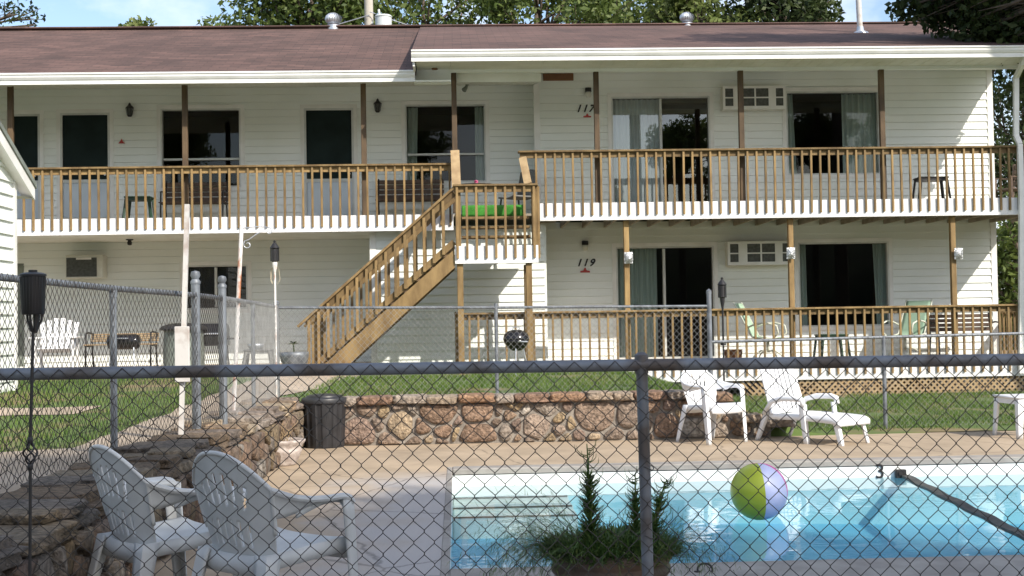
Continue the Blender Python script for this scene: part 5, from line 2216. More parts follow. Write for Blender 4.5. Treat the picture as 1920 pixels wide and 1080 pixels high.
# white square pole with a white box
Yq = 9.9
a, b = P(351, 383, Yq), P(339, 822, Yq)
t = thing('white_pole', 'tall leaning white square pole with a narrow white board strapped to it', 'pole', tuple(b))
mb = MB()
mb.beam(b-Vector((0, 0, .05)), a, 0.034, 0.034, upv=(0, 1, 0))
part('pole', mb, 'whitepipe', t, world=True)
c0, c1 = P(344, 716, Yq), P(344, 612, Yq)
mb = MB()
mb.box((c0.x-.055, Yq-.05, c0.z), (c1.x+.052, Yq-.025, c1.z), bev=.004)
part('board', mb, 'whitepipe', t, world=True)
# rusty pole with scroll bracket
Yq = 12.3
a, b = P(453, 422, Yq), P(437, 785, Yq)
t = thing('plant_hook_pole', 'leaning rusty white pipe topped by a thin scrolled plant hook', 'pole', tuple(b))
mb = MB()
mb.tube([b-Vector((0, 0, .05)), b.lerp(a, .5), a], 0.02, 10)
part('pipe', mb, 'rusty', t, smooth=True, world=True)
mb = MB()
sp = []
q0 = a+Vector((0.02, -0.01, -0.03))
for k in range(14):
    v = k/13
    sp.append(q0+Vector((0.24*v, 0, 0.02*math.sin(v*3)-0.035*(1-v)*v)))
cc = sp[-1]+Vector((0, 0, -0.035))
for k in range(1, 14):
    aa = math.pi/2-k*0.42
    r = 0.035*(1-k/22)
    sp.append(cc+Vector((r*math.cos(aa), 0, r*math.sin(aa))))
mb.tube(sp, 0.005, 5)
sp = [q0+Vector((0.20, 0, -0.015)), q0+Vector((0.12, 0, -0.06)), q0+Vector((0.05, 0, -0.11)), q0+Vector((0.005, 0, -0.125))]
cc = sp[-1]+Vector((0.03, 0, -0.035))
for k in range(14):
    aa = math.pi*.75+k*0.5
    r = 0.04*(1-k/20)
    sp.append(cc+Vector((r*math.cos(aa), 0, r*math.sin(aa))))
mb.tube(sp, 0.005, 5)
part('scroll_bracket', mb, 'alu', t, smooth='all', world=True)


# ------------------------------------------------------------------ furniture on balconies and patios
def bench(loc, rz, W, label, mat='bench', group=None, legm='black', backh=0.80):
    t = thing('slat_bench', label, 'bench', loc, rz, group)
    mb = MB()
    for k in range(4):
        mb.box((-W/2, -0.20+0.105*k, 0.41), (W/2, -0.20+0.105*k+.085, 0.43), bev=.005)
    part('seat', mb, mat, t)
    mb = MB()
    for k in range(4):
        z = 0.47+k*(backh-0.47)/4
        mb.box((-W/2, 0.235+0.02*k, z), (W/2, 0.255+0.02*k, z+(backh-.47)/4*.78), bev=.005)
    part('backrest', mb, mat, t)
    for s in (-1, 1):
        x = s*(W/2-.04)
        mb = MB()
        mb.tube([(x, -0.20, 0.0), (x, -0.19, 0.35), (x, -0.16, 0.62), (x, 0.0, 0.635), (x, 0.20, 0.62)], 0.016, 6)
        mb.tube([(x, 0.30, 0.0), (x, 0.22, 0.35), (x, 0.25, 0.5), (x, 0.31, backh)], 0.016, 6)
        mb.tube([(x, -0.19, 0.40), (x, 0.22, 0.40)], 0.014, 6)
        part('side_frame', mb, legm, t, smooth='all')
    return t


bx = lambda px0, px1, Y: (X(px0, 350, Y), X(px1, 350, Y))
a, b = bx(300, 424, 23.9)
bench(((a+b)/2, 23.95, ZDL), 0, b-a, 'dark slatted bench below the wide dark window on the left balcony', group='dark benches on the left balcony', backh=0.86)
a, b = bx(704, 832, 23.9)
bench(((a+b)/2, 23.95, ZDL), 0, b-a, 'dark slatted bench below the curtained window at the end of the left balcony', group='dark benches on the left balcony', backh=0.86)


def stool(loc, W, H, label, mat, D=0.36, cat='stool', group=None, rz=0):
    t = thing('side_stool', label, cat, loc, rz, group)
    mb = MB()
    mb.box((-W/2, -D/2, H-.03), (W/2, D/2, H), bev=.014)
    mb.box((-W/2+.03, -D/2+.02, H-.07), (W/2-.03, D/2-.02, H-.029))
    part('top', mb, mat, t, smooth=True)
    for sx in (-1, 1):
        for sy in (-1, 1):
            mb = MB()
            mb.beam((sx*(W/2-.035), sy*(D/2-.04), H-.03), (sx*(W/2+.015), sy*(D/2-.01), 0), .05, .035)
            part('leg', mb, mat, t)
    return t


a, b = bx(236, 286, 22.9)
stool(((a+b)/2, 22.9, ZDL), b-a, 0.44, 'low dark green plastic stool at the left end of the balcony bench', 'darkgreen')
a, b = bx(1718, 1774, 22.6)
stool(((a+b)/2, 22.6, ZDR), b-a, 0.46, 'small black stool in the sunlight at the right end of the upper balcony', 'bin')
# dark chair behind the downspout
a, b = bx(1868, 1903, 24.6)
t = thing('dark_chair', 'dark wooden chair behind the railing at the far right of the upper balcony', 'chair', ((a+b)/2+.12, 24.6, ZDR), R(-70))
mb = MB()
mb.box((-.23, -.23, .40), (.23, .23, .44), bev=.01)
part('seat', mb, 'bench', t)
mb = MB()
for k in range(4):
    mb.box((-.22, .22+.015*k, .52+.11*k), (.22, .24+.015*k, .60+.11*k), bev=.004)
part('backrest', mb, 'bench', t)
for sx in (-1, 1):
    mb = MB()
    mb.beam((sx*.21, -.21, 0), (sx*.21, -.21, .64), .04, .04, upv=(0, 1, 0))
    part('leg', mb, 'bench', t)
    mb = MB()
    mb.beam((sx*.21, .20, 0), (sx*.21, .28, .95), .04, .04, upv=(0, 1, 0))
    part('leg', mb, 'bench', t)
    mb = MB()
    mb.box((sx*.21-.03, -.25, .64), (sx*.21+.03, .25, .66), bev=.004)
    part('armrest', mb, 'bench', t)
# grey wicker chair on the porch
p = P(968, 330, 23.4)
t = thing('wicker_chair', 'grey woven chair turned sideways on the porch beside the corner', 'chair', (p.x, 23.4, ZDL), R(-55))
mb = MB()
mb.grid(16, 12, lambda u, v: (-.24+.48*u, .20+.10*v-.06*math.sin(math.pi*u), .40+.52*v*(1-.06*(2*u-1)**2)))
mb.grid(16, 8, lambda u, v: (-.24+.48*u, -.24+.46*v, .40-.03*math.sin(math.pi*u)))
o = part('shell', mb, 'wicker', t, smooth=True, fixn=False)
solidify(o, .03)
for sx in (-1, 1):
    for sy in (-1, 1):
        mb = MB()
        mb.tube([(sx*.2, sy*.2, .40), (sx*.23, sy*.24, 0)], .018, 6)
        part('leg', mb, 'black', t, smooth=True)
# small dark cafe tables on the porch, one with a pink flower pot
p = P(893, 352, 22.9)
t = thing('porch_table', 'dark round table on the porch behind the stair landing', 'table', (p.x, 22.95, ZDL))
ht = Z(893, 347, 22.95)-ZDL
mb = MB()
mb.lathe([(0.0, ht-.035), (.36, ht-.03), (.37, ht-.01), (.36, ht), (0.0, ht)], n=30)
part('tabletop', mb, 'bin', t, smooth=True)
mb = MB()
mb.tube([(0, 0, ht-.03), (0, 0, .08)], .03, 10)
for k in range(4):
    a = k*math.pi/2+.4
    mb.tube([(0, 0, .10), (.15*math.cos(a), .15*math.sin(a), .08), (.28*math.cos(a), .28*math.sin(a), 0.015)], .018, 6)
part('pedestal', mb, 'bin', t, smooth=True)
mb = MB()
c = (p.x+.0, 22.8, ZDL+ht)
mb.lathe([(0.0, 0.0), (.03, 0.0), (.035, .03), (.0, .03)], c=c, n=10)
for k in range(14):
    a = random.uniform(0, 6.28)
    r = random.uniform(0, .04)
    mb.lathe([(0, .025), (.018, .035), (.014, .05), (0, .055)], c=(c[0]+r*math.cos(a), c[1]+r*math.sin(a), c[2]+random.uniform(0, .02)), n=6)
solo('flower_pot', mb, 'flower', 'small pink flowers on the porch table', 'flowers', smooth='all')

# left patio -------------------------------------------------
PZ = 0.66


def plank_chair(loc, rz, label):
    t = thing('slatted_armchair', label, 'chair', loc, rz)
    mb = MB()
    for k in range(6):
        mb.box((-.27, -.28+.085*k, .37-.012*k), (.27, -.28+.085*k+.07, .39-.012*k), bev=.004)
    part('seat', mb, 'plastic', t)
    mb = MB()
    for k in range(6):
        x = -.23+.092*k
        h = .92-.10*abs(k-2.5)/2.5
        mb.beam((x, .22, .30), (x*1.25, .42, h), .075, .018, upv=(0, 1, -.4))
    mb.beam((-.28, .33, .60), (.28, .33, .60), .02, .06)
    part('backrest', mb, 'plastic', t)
    for s in (-1, 1):
        mb = MB()
        mb.box((s*.33-.06, -.34, .55), (s*.33+.06, .36, .575), bev=.006)
        part('armrest', mb, 'plastic', t)
        mb = MB()
        mb.box((s*.31-.02, -.30, 0), (s*.31+.02, -.20, .55), bev=.004)
        part('leg', mb, 'plastic', t)
        mb = MB()
        mb.beam((s*.30, .34, .55), (s*.30, .40, 0), .04, .09, upv=(0, 1, 0))
        part('leg', mb, 'plastic', t)
    return t


p = P(105, 640, 22.3)
plank_chair((p.x, 22.3, PZ), R(8), 'white slatted armchair on the left patio beside the pool house')
a, b = bx(163, 292, 22.8)
bench(((a+b)/2-.03, 22.8, PZ), 0, b-a, 'light wooden slat bench with dark metal ends on the left patio', 'lattice', backh=0.62)
# barrel grill
p = P(232, 641, 21.3)
t = thing('barrel_grill', 'black barrel grill on thin legs in front of the patio bench', 'grill', (p.x, 21.3, PZ))
zc = p.z-PZ
mb = MB()
mb.v, mb.f, mb.mi = [], [], []
prof = [(0.0, -.27), (.07, -.262), (.11, -.24), (.125, -.20), (.125, .20), (.11, .24), (.07, .262), (0.0, .27)]
n = 24
vs = []
for r, xx in prof:
    for j in range(n):
        a = 2*math.pi*j/n
        vs.append((xx, r*math.cos(a), zc+r*math.sin(a)))
mb.add(vs, [(i*n+j, i*n+(j+1) % n, (i+1)*n+(j+1) % n, (i+1)*n+j) for i in range(len(prof)-1) for j in range(n)])
part('barrel', mb, 'enamel', t, smooth='all')
mb = MB()
mb.tube([(-.1, -.13, zc+.06), (-.1, -.16, zc+.06), (.1, -.16, zc+.06), (.1, -.13, zc+.06)], .008, 6)
part('handle', mb, 'alu', t, smooth=True)
for sx in (-1, 1):
    for sy in (-1, 1):
        mb = MB()
        mb.tube([(sx*.18, sy*.08, zc-.09), (sx*.21, sy*.15, 0)], .010, 6)
        part('leg', mb, 'alu', t, smooth=True)
# covered drum cooker
p = P(345, 690, 21.5)
t = thing('covered_grill', 'round grill under a grey-green cover with a dark flat lid by the gate posts', 'grill', (p.x, 21.5, PZ-.05))
zt = Z(345, 606, 21.5)-PZ+.05
mb = MB()
mb.lathe([(.30, 0), (.33, .03), (.335, .3), (.32, zt-.12), (.30, zt-.10)], n=30)
part('cover', mb, 'greencover', t, smooth=True)
mb = MB()
mb.lathe([(.385, zt-.115), (.39, zt-.09), (.36, zt-.05), (.26, zt-.015), (.12, zt), (0, zt+.004)], n=30)
part('lid', mb, 'bin', t, smooth=True)
# gas grill with silver handle
p = P(400, 690, 21.8)
t = thing('gas_grill', 'black grill with silver handle on splayed legs, behind the gate posts', 'grill', (p.x, 21.8, PZ))
z0, z1 = Z(400, 648, 21.8)-PZ, Z(400, 612, 21.8)-PZ
mb = MB()
mb.prismx([(-.22, z0), (.22, z0), (.24, z0+.16), (.18, z1), (-.02, z1+.05), (-.22, z0+.16)], -.24, .24)
part('hood', mb, 'enamel', t)
mb = MB()
mb.tube([(-.15, -.24, z0+.20), (.15, -.24, z0+.20)], .016, 8)
part('handle', mb, 'alu', t, smooth=True)
for sx in (-1, 1):
    mb = MB()
    mb.beam((sx*.12, -.15, z0), (sx*.24, -.22, 0), .035, .02, upv=(0, 1, 0))
    part('leg', mb, 'whitepipe' if sx < 0 else 'black', t)
    mb = MB()
    mb.beam((sx*.20, .18, z0), (sx*.22, .22, 0), .03, .03, upv=(0, 1, 0))
    part('leg', mb, 'black', t)
mb = MB()
mb.box((.25, -.2, z0+.10), (.42, .2, z0+.125), bev=.004)
part('side_shelf', mb, 'black', t)
# stools beside the gate
a, b = bx(455, 507, 20.95)
stool(((a+b)/2, 21.0, PZ), b-a, Z(480, 655, 21)-PZ, 'grey stool with splayed legs just right of the rusty pipe', 'wicker')
p = P(480, 652, 21.0)
mb = MB()
mb.lathe([(.0, 0), (.10, .0), (.13, .05), (.14, .09), (.125, .09), (.10, .03), (0, .02)], c=(p.x, 21.0, Z(480, 655, 21)+.001), n=20)
solo('metal_bowl', mb, 'alu', 'shiny metal bowl on the grey stool', 'bowl', smooth='all')
# round planter with a small palm, left of the stairs
p = P(552, 690, 20.6)
t = thing('round_planter', 'grey round planter with a small spiky plant at the foot of the stairs', 'planter', (p.x, 20.6, ground_z(-3, 20.6)))
zt = Z(552, 660, 20.6)-t.location.z
mb = MB()
mb.lathe([(.10, 0), (.13, .02), (.21, zt*.5), (.23, zt*.8), (.235, zt), (.215, zt), (.20, zt*.85)], n=28)
part('bowl', mb, 'galv', t, smooth='all')
mb = MB()
mb.lathe([(0, zt*.9), (.205, zt*.9)], n=20)
part('soil', mb, 'soil', t)
mb = MB()
mb.tube([(0, 0, zt*.8), (-.01, 0, zt+.11)], .012, 6)
for k in range(16):
    a = k*2.4
    e = random.uniform(-.02, .07)
    bs = Vector((-.01, 0, zt+.11))
    tip = bs+Vector((.12*math.cos(a), .12*math.sin(a), e))
    sd = Vector((-math.sin(a), math.cos(a), 0))*.014
    md_ = bs.lerp(tip, .5)+Vector((0, 0, .03))
    mb.add([bs, md_+sd, tip, md_-sd], [(0, 1, 2, 3)])
part('spiky_plant', mb, 'leafB', t)
# white tapered pot at the stair foot
p = P(598, 726, 20.35)
t = thing('white_pot', 'whitish tapered pot standing on the grass under the lowest stairs', 'pot', (p.x, 20.35, p.z))
mb = MB()
mb.lathe([(.12, 0), (.13, .01), (.17, .30), (.185, .305), (.185, .34), (.165, .34), (.15, .25), (0, .25)], n=26)
part('body', mb, 'stonepot', t, smooth=True)
# kettle grill
p = P(968, 638, 20.2)
t = thing('kettle_grill', 'black kettle grill on thin tripod legs, between the stair posts', 'grill', (p.x, 20.2, 0.5))
zc = p.z-.5
mb = MB()
mb.lathe([(0, zc-.17), (.08, zc-.16), (.15, zc-.11), (.195, zc-.03), (.205, zc+.012)], n=32)
part('bowl', mb, 'enamel', t, smooth='all')
mb = MB()
mb.lathe([(.21, zc+.014), (.208, zc+.03), (.19, zc+.09), (.14, zc+.14), (.07, zc+.165), (0, zc+.17)], n=32)
part('lid', mb, 'enamel', t, smooth='all')
mb = MB()
mb.tube([(-.05, 0, zc+.165), (-.05, 0, zc+.205), (.05, 0, zc+.205), (.05, 0, zc+.165)], .010, 6)
part('lid_handle', mb, 'alu', t, smooth=True)
mb = MB()
mb.tube([(.02, -.205, zc-.02), (.02, -.245, zc-.02), (.16, -.235, zc-.02), (.16, -.15, zc-.02)], .010, 6)
part('side_handle', mb, 'alu', t, smooth=True)
for k in range(3):
    a = k*2*math.pi/3+.4
    mb = MB()
    mb.tube([(.12*math.cos(a), .12*math.sin(a), zc-.13), (.22*math.cos(a), .22*math.sin(a), 0)], .011, 6)
    part('leg', mb, 'alu', t, smooth=True)


# lower deck furniture ----------------------------------------
def sling_chair(loc, rz, label):
    t = thing('sling_chair', label, 'chair', loc, rz, 'green sling chairs on the lower deck')
    mb = MB()
    mb.grid(8, 14, lambda u, v: (-.24+.48*u, -.20+.42*min(1, v/.42)+(.30*(v-.42)/.58 if v > .42 else 0), .42-.05*math.sin(math.pi*min(1, v/.42))*.6+(.62*(v-.42)/.58 if v > .42 else 0)))
    o = part('sling', mb, 'green', t, smooth='all', fixn=False)
    solidify(o, .012)
    for s in (-1, 1):
        mb = MB()
        x = s*.26
        mb.tube([(x, -.24, .42), (x, 0, .40), (x, .22, .44), (x, .54, 1.06)], .015, 7)
        part('side_rail', mb, 'creamtube', t, smooth='all')
        mb = MB()
        mb.tube([(x, -.16, .40), (x+s*.04, -.27, .50), (x+s*.05, -.24, .63), (x+s*.05, -.05, .69), (x+s*.05, .15, .66), (x+s*.02, .30, .60)], .016, 7)
        part('armrest', mb, 'creamtube', t, smooth='all')
    mb = MB()
    mb.tube([(0, 0, .40), (0, 0, .16)], .03, 8)
    for k in range(4):
        a = k*math.pi/2+math.pi/4
        mb.tube([(0, 0, .17), (.14*math.cos(a), .14*math.sin(a), .19), (.28*math.cos(a), .28*math.sin(a), .10), (.33*math.cos(a), .33*math.sin(a), .015)], .015, 6)
    part('swivel_base', mb, 'creamtube', t, smooth='all')
    return t


p = P(1440, 660, 22.75)
sling_chair((p.x, 22.75, ZLO), R(62), 'pale green sling chair in the sun, left of the lower window, facing right')
p = P(1697, 660, 22.75)
sling_chair((p.x, 22.75, ZLO), R(-50), 'pale green sling chair beside the bench on the lower deck, facing left')
p = P(1560, 680, 22.8)
stool((p.x, 22.8, ZLO), 0.5, 0.46, 'dark green low table between the two green sling chairs', 'darkgreen', D=.5, cat='table')
a, b = bx(1742, 1864, 22.95)
bench(((a+b)/2, 22.95, ZLO), 0, b-a, 'brown slatted bench at the right end of the lower deck', 'bench', backh=0.80)
p = P(1375, 670, 22.6)
mb = MB()
mb.lathe([(.13, 0), (.14, .02), (.155, .20), (.165, .22), (.15, .22), (.13, .04)], c=(p.x, 22.6, ZLO+.001), n=20)
for k in range(10):
    a0 = k*2*math.pi/10
    mb.tube([(p.x+.147*math.cos(a0+.0), 22.6+.147*math.sin(a0), ZLO+.03), (p.x+.158*math.cos(a0+.3), 22.6+.158*math.sin(a0+.3), ZLO+.2)], .008, 4)
solo('wicker_basket', mb, 'basket', 'small brown basket on the lower deck by the tall fence post', 'basket', smooth=True)
# foil bags hung on the lower posts
for px, py, lab in ((1178, 484, 'silver foil bag on the post in front of the lower sliding door'), (1482, 475, 'silver foil bag on the post beside the lower air conditioner'), (1796, 476, 'silver foil bag on the rightmost lower post')):
    p = P(px, py, 21.85)
    mb = MB()

    def bag(u, v):
        x, z = (u-.5)*.15, (v-.5)*.20
        bulge = .035*math.sin(math.pi*u)*math.sin(math.pi*v)
        return x, z, bulge
    s0 = px*.013
    for sg in (-1, 1):
        mb.grid(10, 12, lambda u, v: (lambda q: (p.x+q[0]+.008*mnoise.noise((v*5+s0, sg, 0)), p.y-.035+sg*q[2]+.006*mnoise.noise((u*7+s0, v*7, 2)), p.z+q[1]+.008*mnoise.noise((u*5, s0, 1))))(bag(u, v)))
    solo('foil_bag', mb, 'foil', lab, 'bag', 'foil bags on the lower posts', smooth='all')


# ------------------------------------------------------------------ planter with plants in the foreground
c = P(1145, 1033, 5.02)
t = thing('clay_planter', 'dark glazed clay planter with double rolled rim just behind the near fence', 'planter', (c.x, 5.02, 0))
zt = c.z
rr = 112/2400*5.02
mb = MB()
mb.lathe([(rr*.62, 0), (rr*.68, .02), (rr*.85, zt*.55), (rr*.92, zt-.10), (rr*.95, zt-.085), (rr*.99, zt-.075), (rr*1.0, zt-.06), (rr*.96, zt-.045), (rr*.98, zt-.035), (rr*1.03, zt-.02), (rr*1.03, zt+.005), (rr*.97, zt+.016), (rr*.90, zt+.005), (rr*.88, zt-.05)], n=48)
part('pot', mb, 'potdark', t, smooth='all')
mb = MB()
mb.lathe([(0, zt-.02), (rr*.9, zt-.02)], n=30)
part('soil', mb, 'soil', t)


def blade(mb, b, d, L, w, droop, seg=4, bend=None):
    b, d = Vector(b), Vector(d).normalized()
    sd = d.cross(Vector((0, 0, 1)))
    if sd.length < 1e-3:
        sd = Vector((1, 0, 0))
    sd.normalize()
    vs, fs = [], []
    p = b.copy()
    for k in range(seg+1):
        ww = w*(1-(k/seg)**1.5)+w*.04
        vs += [p-sd*ww/2, p+sd*ww/2]
        p = p+d*(L/seg)
        d = (d+Vector((0, 0, -droop/seg))).normalized()
    for k in range(seg):
        fs.append((2*k, 2*k+1, 2*k+3, 2*k+2))
    mb.add(vs, fs)


def spike(cx, cy, zb, px, pyt, lab, seed, lean, nleaf=440, ntwig=24):
    rnd = random.Random(seed)
    zt2 = Z(px, pyt, cy)
    H = zt2-zb
    t = thing('spiky_plant', lab, 'plant', (cx, cy, zb), 0)
    mb = MB()
    stem = [Vector((lean*v*v, 0.01*math.sin(v*4), H*v)) for v in [k/10 for k in range(11)]]
    mb.tube(stem, [0.009*(1-.75*k/10) for k in range(11)], 6)
    # bare curling twigs near the top
    for k in range(ntwig):
        v = rnd.uniform(.52 if ntwig < 30 else .25, .97)
        b = stem[int(v*10)].lerp(stem[min(10, int(v*10)+1)], v*10-int(v*10))
        a = rnd.uniform(0, 6.28)
        L = rnd.uniform(.03, .075)*(1.25-v*.6)
        o = Vector((math.cos(a), math.sin(a), 0))
        mb.tube([b, b+o*L*.55+Vector((0, 0, L*.1)), b+o*L*.95+Vector((0, 0, L*.5)), b+o*L*1.0+Vector((0, 0, L*.95))], [.0022, .0018, .0014, .0008], 4)
    part('stem', mb, 'fern', t, smooth='all')
    mb = MB()
    for k in range(nleaf):
        v = rnd.random()**1.1*.72
        b = stem[int(v*10)].lerp(stem[min(10, int(v*10)+1)], v*10-int(v*10))
        a = k*2.399
        L = (.085*(1-v*.8)+.016)*rnd.uniform(.7, 1.15)
        blade(mb, b, (math.cos(a), math.sin(a), rnd.uniform(.1, .9)), L, .014*(1-v*.4), -.5, 3)
    part('leaves', mb, 'fern', t, fixn=False)


zs = zt-.02
spike(X(1108, 960, 5.0), 5.0, zs, 1103, 832, 'tall spiky green plant with bare curled tip, leftmost in the clay planter', 3, -0.012)
spike(X(1192, 960, 5.1), 5.1, zs, 1190, 885, 'dark spiky plant behind the fence post in the clay planter', 4, 0.0, 200, 45)
spike(X(1222, 960, 4.95), 4.95, zs, 1245, 898, 'spiky plant leaning right with twiggy tip, right of the fence post', 9, 0.06, 150, 60)
# bushy greens filling the pot and feathery grasses spilling over its rim
mb = MB()
rnd = random.Random(21)
for k in range(4200):
    a = rnd.uniform(0, 6.28)
    r = rr*1.08*math.sqrt(rnd.random())
    b = (c.x+r*math.cos(a)*1.05, 5.02+r*math.sin(a), zs+rnd.uniform(.01, .10)*(1.1-r/rr*.6))
    blade(mb, b, (math.cos(a)*.7+rnd.uniform(-.6, .6), math.sin(a)*.7+rnd.uniform(-.6, .6), rnd.uniform(-.1, .9)), rnd.uniform(.03, .07), rnd.uniform(.004, .009), rnd.uniform(0, .9), 3)
o = solo('bushy_greens', mb, 'fern', 'low bushy greens filling the clay planter', 'plant')
mb = MB()
for k in range(720):
    left = rnd.random() < .66
    a = rnd.gauss(math.pi, .6) if left else rnd.gauss(0, .6)
    r = rr*rnd.uniform(.5, 1.0)
    b = Vector((c.x+r*math.cos(a), 5.02+r*math.sin(a)*.8, zs+.02))
    L = rnd.uniform(.10, .44)*(1.0 if left else .75)
    d = Vector((math.cos(a)*rnd.uniform(.5, 1.1), math.sin(a)*.5+rnd.uniform(-.4, .4), rnd.uniform(.15, 1.1))).normalized()
    dr = rnd.uniform(.6, 2.4)
    blade(mb, b, d, L, rnd.uniform(.0022, .0042), dr, 7)
    # side needles
    p, dd = b.copy(), d.copy()
    for j in range(7):
        p = p+dd*(L/7)
        dd = (dd+Vector((0, 0, -dr/7))).normalized()
        if j > 1:
            for q in range(2):
                blade(mb, p, dd+Vector((rnd.uniform(-.8, .8), rnd.uniform(-.8, .8), rnd.uniform(-.5, .7))), rnd.uniform(.018, .05), .0019, .4, 2)
o = solo('feathery_grass', mb, 'fern', 'feathery grass spilling over both sides of the clay planter', 'plant')

# ------------------------------------------------------------------ lawn blades
nb = 90000
xs = np.concatenate([RNG.uniform(2.4, 12, 42000), RNG.uniform(-1.9, 3.4, 20000), RNG.uniform(-11, -2.3, 28000)])
ys = np.concatenate([14.85+6.9*RNG.random(42000)**1.0+RNG.uniform(0, .25, 42000), RNG.uniform(15.0, 20.85, 20000), RNG.uniform(9, 20.5, 28000)])
keep = []
for i in range(len(xs)):
    x, y = xs[i], ys[i]
    if x < -1.9:
        x0 = -6.5+3.65*smoothstep(8.4, 9.6, y)+.03
        if x > x0 and y < 21:
            continue
        if x < -3.6 and 12.85+.3*mnoise.noise((((x+11)/7.2)*7, 0, .5)) < y < 13.95:
            continue
    if mnoise.noise((x*.9, y*.9, 7.0)) < -0.32:
        continue
    keep.append(i)
xs, ys = xs[keep], ys[keep]
n = len(xs)
zz = np.array([ground_z(a, b) for a, b in zip(xs, ys)])
hh = RNG.uniform(.03, .075, n)
an = RNG.uniform(0, 6.28, n)
wv = .006
tips = np.stack([xs+RNG.normal(0, .025, n), ys+RNG.normal(0, .025, n), zz+hh], 1)
b1 = np.stack([xs-wv*np.cos(an), ys-wv*np.sin(an), zz-.01], 1)
b2 = np.stack([xs+wv*np.cos(an), ys+wv*np.sin(an), zz-.01], 1)
V = np.stack([b1, b2, tips], 1).reshape(-1, 3)


def np_mesh(name, V, k, mat, parent=None):
    """V: (n*k, 3) independent k-gons"""
    me = bpy.data.meshes.new(name)
    n = len(V)//k
    me.vertices.add(len(V))
    me.vertices.foreach_set('co', V.astype(np.float32).ravel())
    me.loops.add(len(V))
    me.loops.foreach_set('vertex_index', np.arange(len(V), dtype=np.int32))
    me.polygons.add(n)
    me.polygons.foreach_set('loop_start', np.arange(0, n*k, k, dtype=np.int32))
    me.polygons.foreach_set('loop_total', np.full(n, k, dtype=np.int32))
    me.materials.append(MT[mat])
    me.update()
    me.validate()
    o = bpy.data.objects.new(name, me)
    COL.objects.link(o)
    if parent is not None:
        o.parent = parent
    return o


o = np_mesh('grass', V, 3, 'grass')
setprops(o, 'short green grass of the lawns around the motel', 'grass', kind='stuff')


# ------------------------------------------------------------------ trees
def leaf_cloud(centers, radii, per, size, seed, flat=0.8):
    rng = np.random.default_rng(seed)
    out = []
    for c, r in zip(centers, radii):
        m = int(per*(r/0.8)**2)
        d = rng.normal(size=(m, 3))
        d /= np.linalg.norm(d, axis=1)[:, None]
        rad = r*rng.random(m)**0.45
        pos = np.array(c)+d*rad[:, None]*np.array([1, 1, flat])
        out.append(pos)
    pos = np.concatenate(out)
    m = len(pos)
    nrm = rng.normal(size=(m, 3))+np.array([0, 0, .5])
    nrm /= np.linalg.norm(nrm, axis=1)[:, None]
    tv = np.cross(nrm, rng.normal(size=(m, 3)))
    tv /= np.linalg.norm(tv, axis=1)[:, None]
    bv = np.cross(nrm, tv)
    L = size*rng.uniform(.6, 1.3, m)[:, None]
    W = L*.5
    tip, tail = pos+tv*L*.5, pos-tv*L*.5
    s1, s2 = pos+bv*W*.5+nrm*L*.06, pos-bv*W*.5+nrm*L*.06
    return np.stack([tail, s1, tip, s2], 1).reshape(-1, 3)


def tree(name, label, loc, H, cz, rx, rz, mat, seed, nclump=34, per=150, size=.22, group=None, cr=(0.55, 1.15), trunk_r=.2, clumps=None, lean=(0, 0)):
    rnd = random.Random(seed)
    t = thing(name, label, 'tree', loc, 0, group)
    cs, rs = [], []
    if clumps is None:
        for k in range(nclump):
            while True:
                d = Vector((rnd.uniform(-1, 1), rnd.uniform(-1, 1), rnd.uniform(-1, 1)))
                if .25 < d.length < 1:
                    break
            d = d*(.55+.45*rnd.random()**.5)
            cs.append((lean[0]+d.x*rx, lean[1]+d.y*rx, cz+d.z*rz))
            rs.append(rnd.uniform(*cr))
    else:
        for (x, y, z, r) in clumps:
            cs.append((x-loc[0], y-loc[1], z-loc[2]))
            rs.append(r)
    mb = MB()
    top = Vector((lean[0], lean[1], cz+rz*.5))
    mid = Vector((lean[0]*.3, lean[1]*.3, max(1.2, cz-rz*.9)))
    tr = [Vector((0, 0, -.4)), Vector((0, 0, .3)), mid, mid.lerp(top, .5)+Vector((rnd.uniform(-.2, .2), rnd.uniform(-.2, .2), 0)), top]
    mb.tube(tr, [trunk_r*1.5, trunk_r*1.1, trunk_r*.85, trunk_r*.5, trunk_r*.15], 9)
    for c, r in zip(cs, rs):
        c = Vector(c)
        k = rnd.uniform(0, .8)
        b = mid.lerp(top, k)
        if b.z > c.z+.5:
            b = mid.lerp(top, max(0, min(.9, (c.z-mid.z)/(top.z-mid.z+1e-6)-.25)))
        m_ = b.lerp(c, .55)+Vector((rnd.uniform(-.25, .25), rnd.uniform(-.25, .25), rnd.uniform(0, .35)))
        mb.tube([b, m_, c], [trunk_r*.36*(1-k*.5), trunk_r*.2, .012], 5)
        for q in range(3):
            e = c+Vector((rnd.uniform(-1, 1), rnd.uniform(-1, 1), rnd.uniform(-.6, .8)))*r*.8
            mb.tube([m_.lerp(c, .6), e], [.02, .006], 4)
    part('trunk', mb, 'bark', t, smooth='all')
    V = leaf_cloud(cs, rs, per, size, seed)
    np_mesh('crown', V, 4, mat, t)
    return t


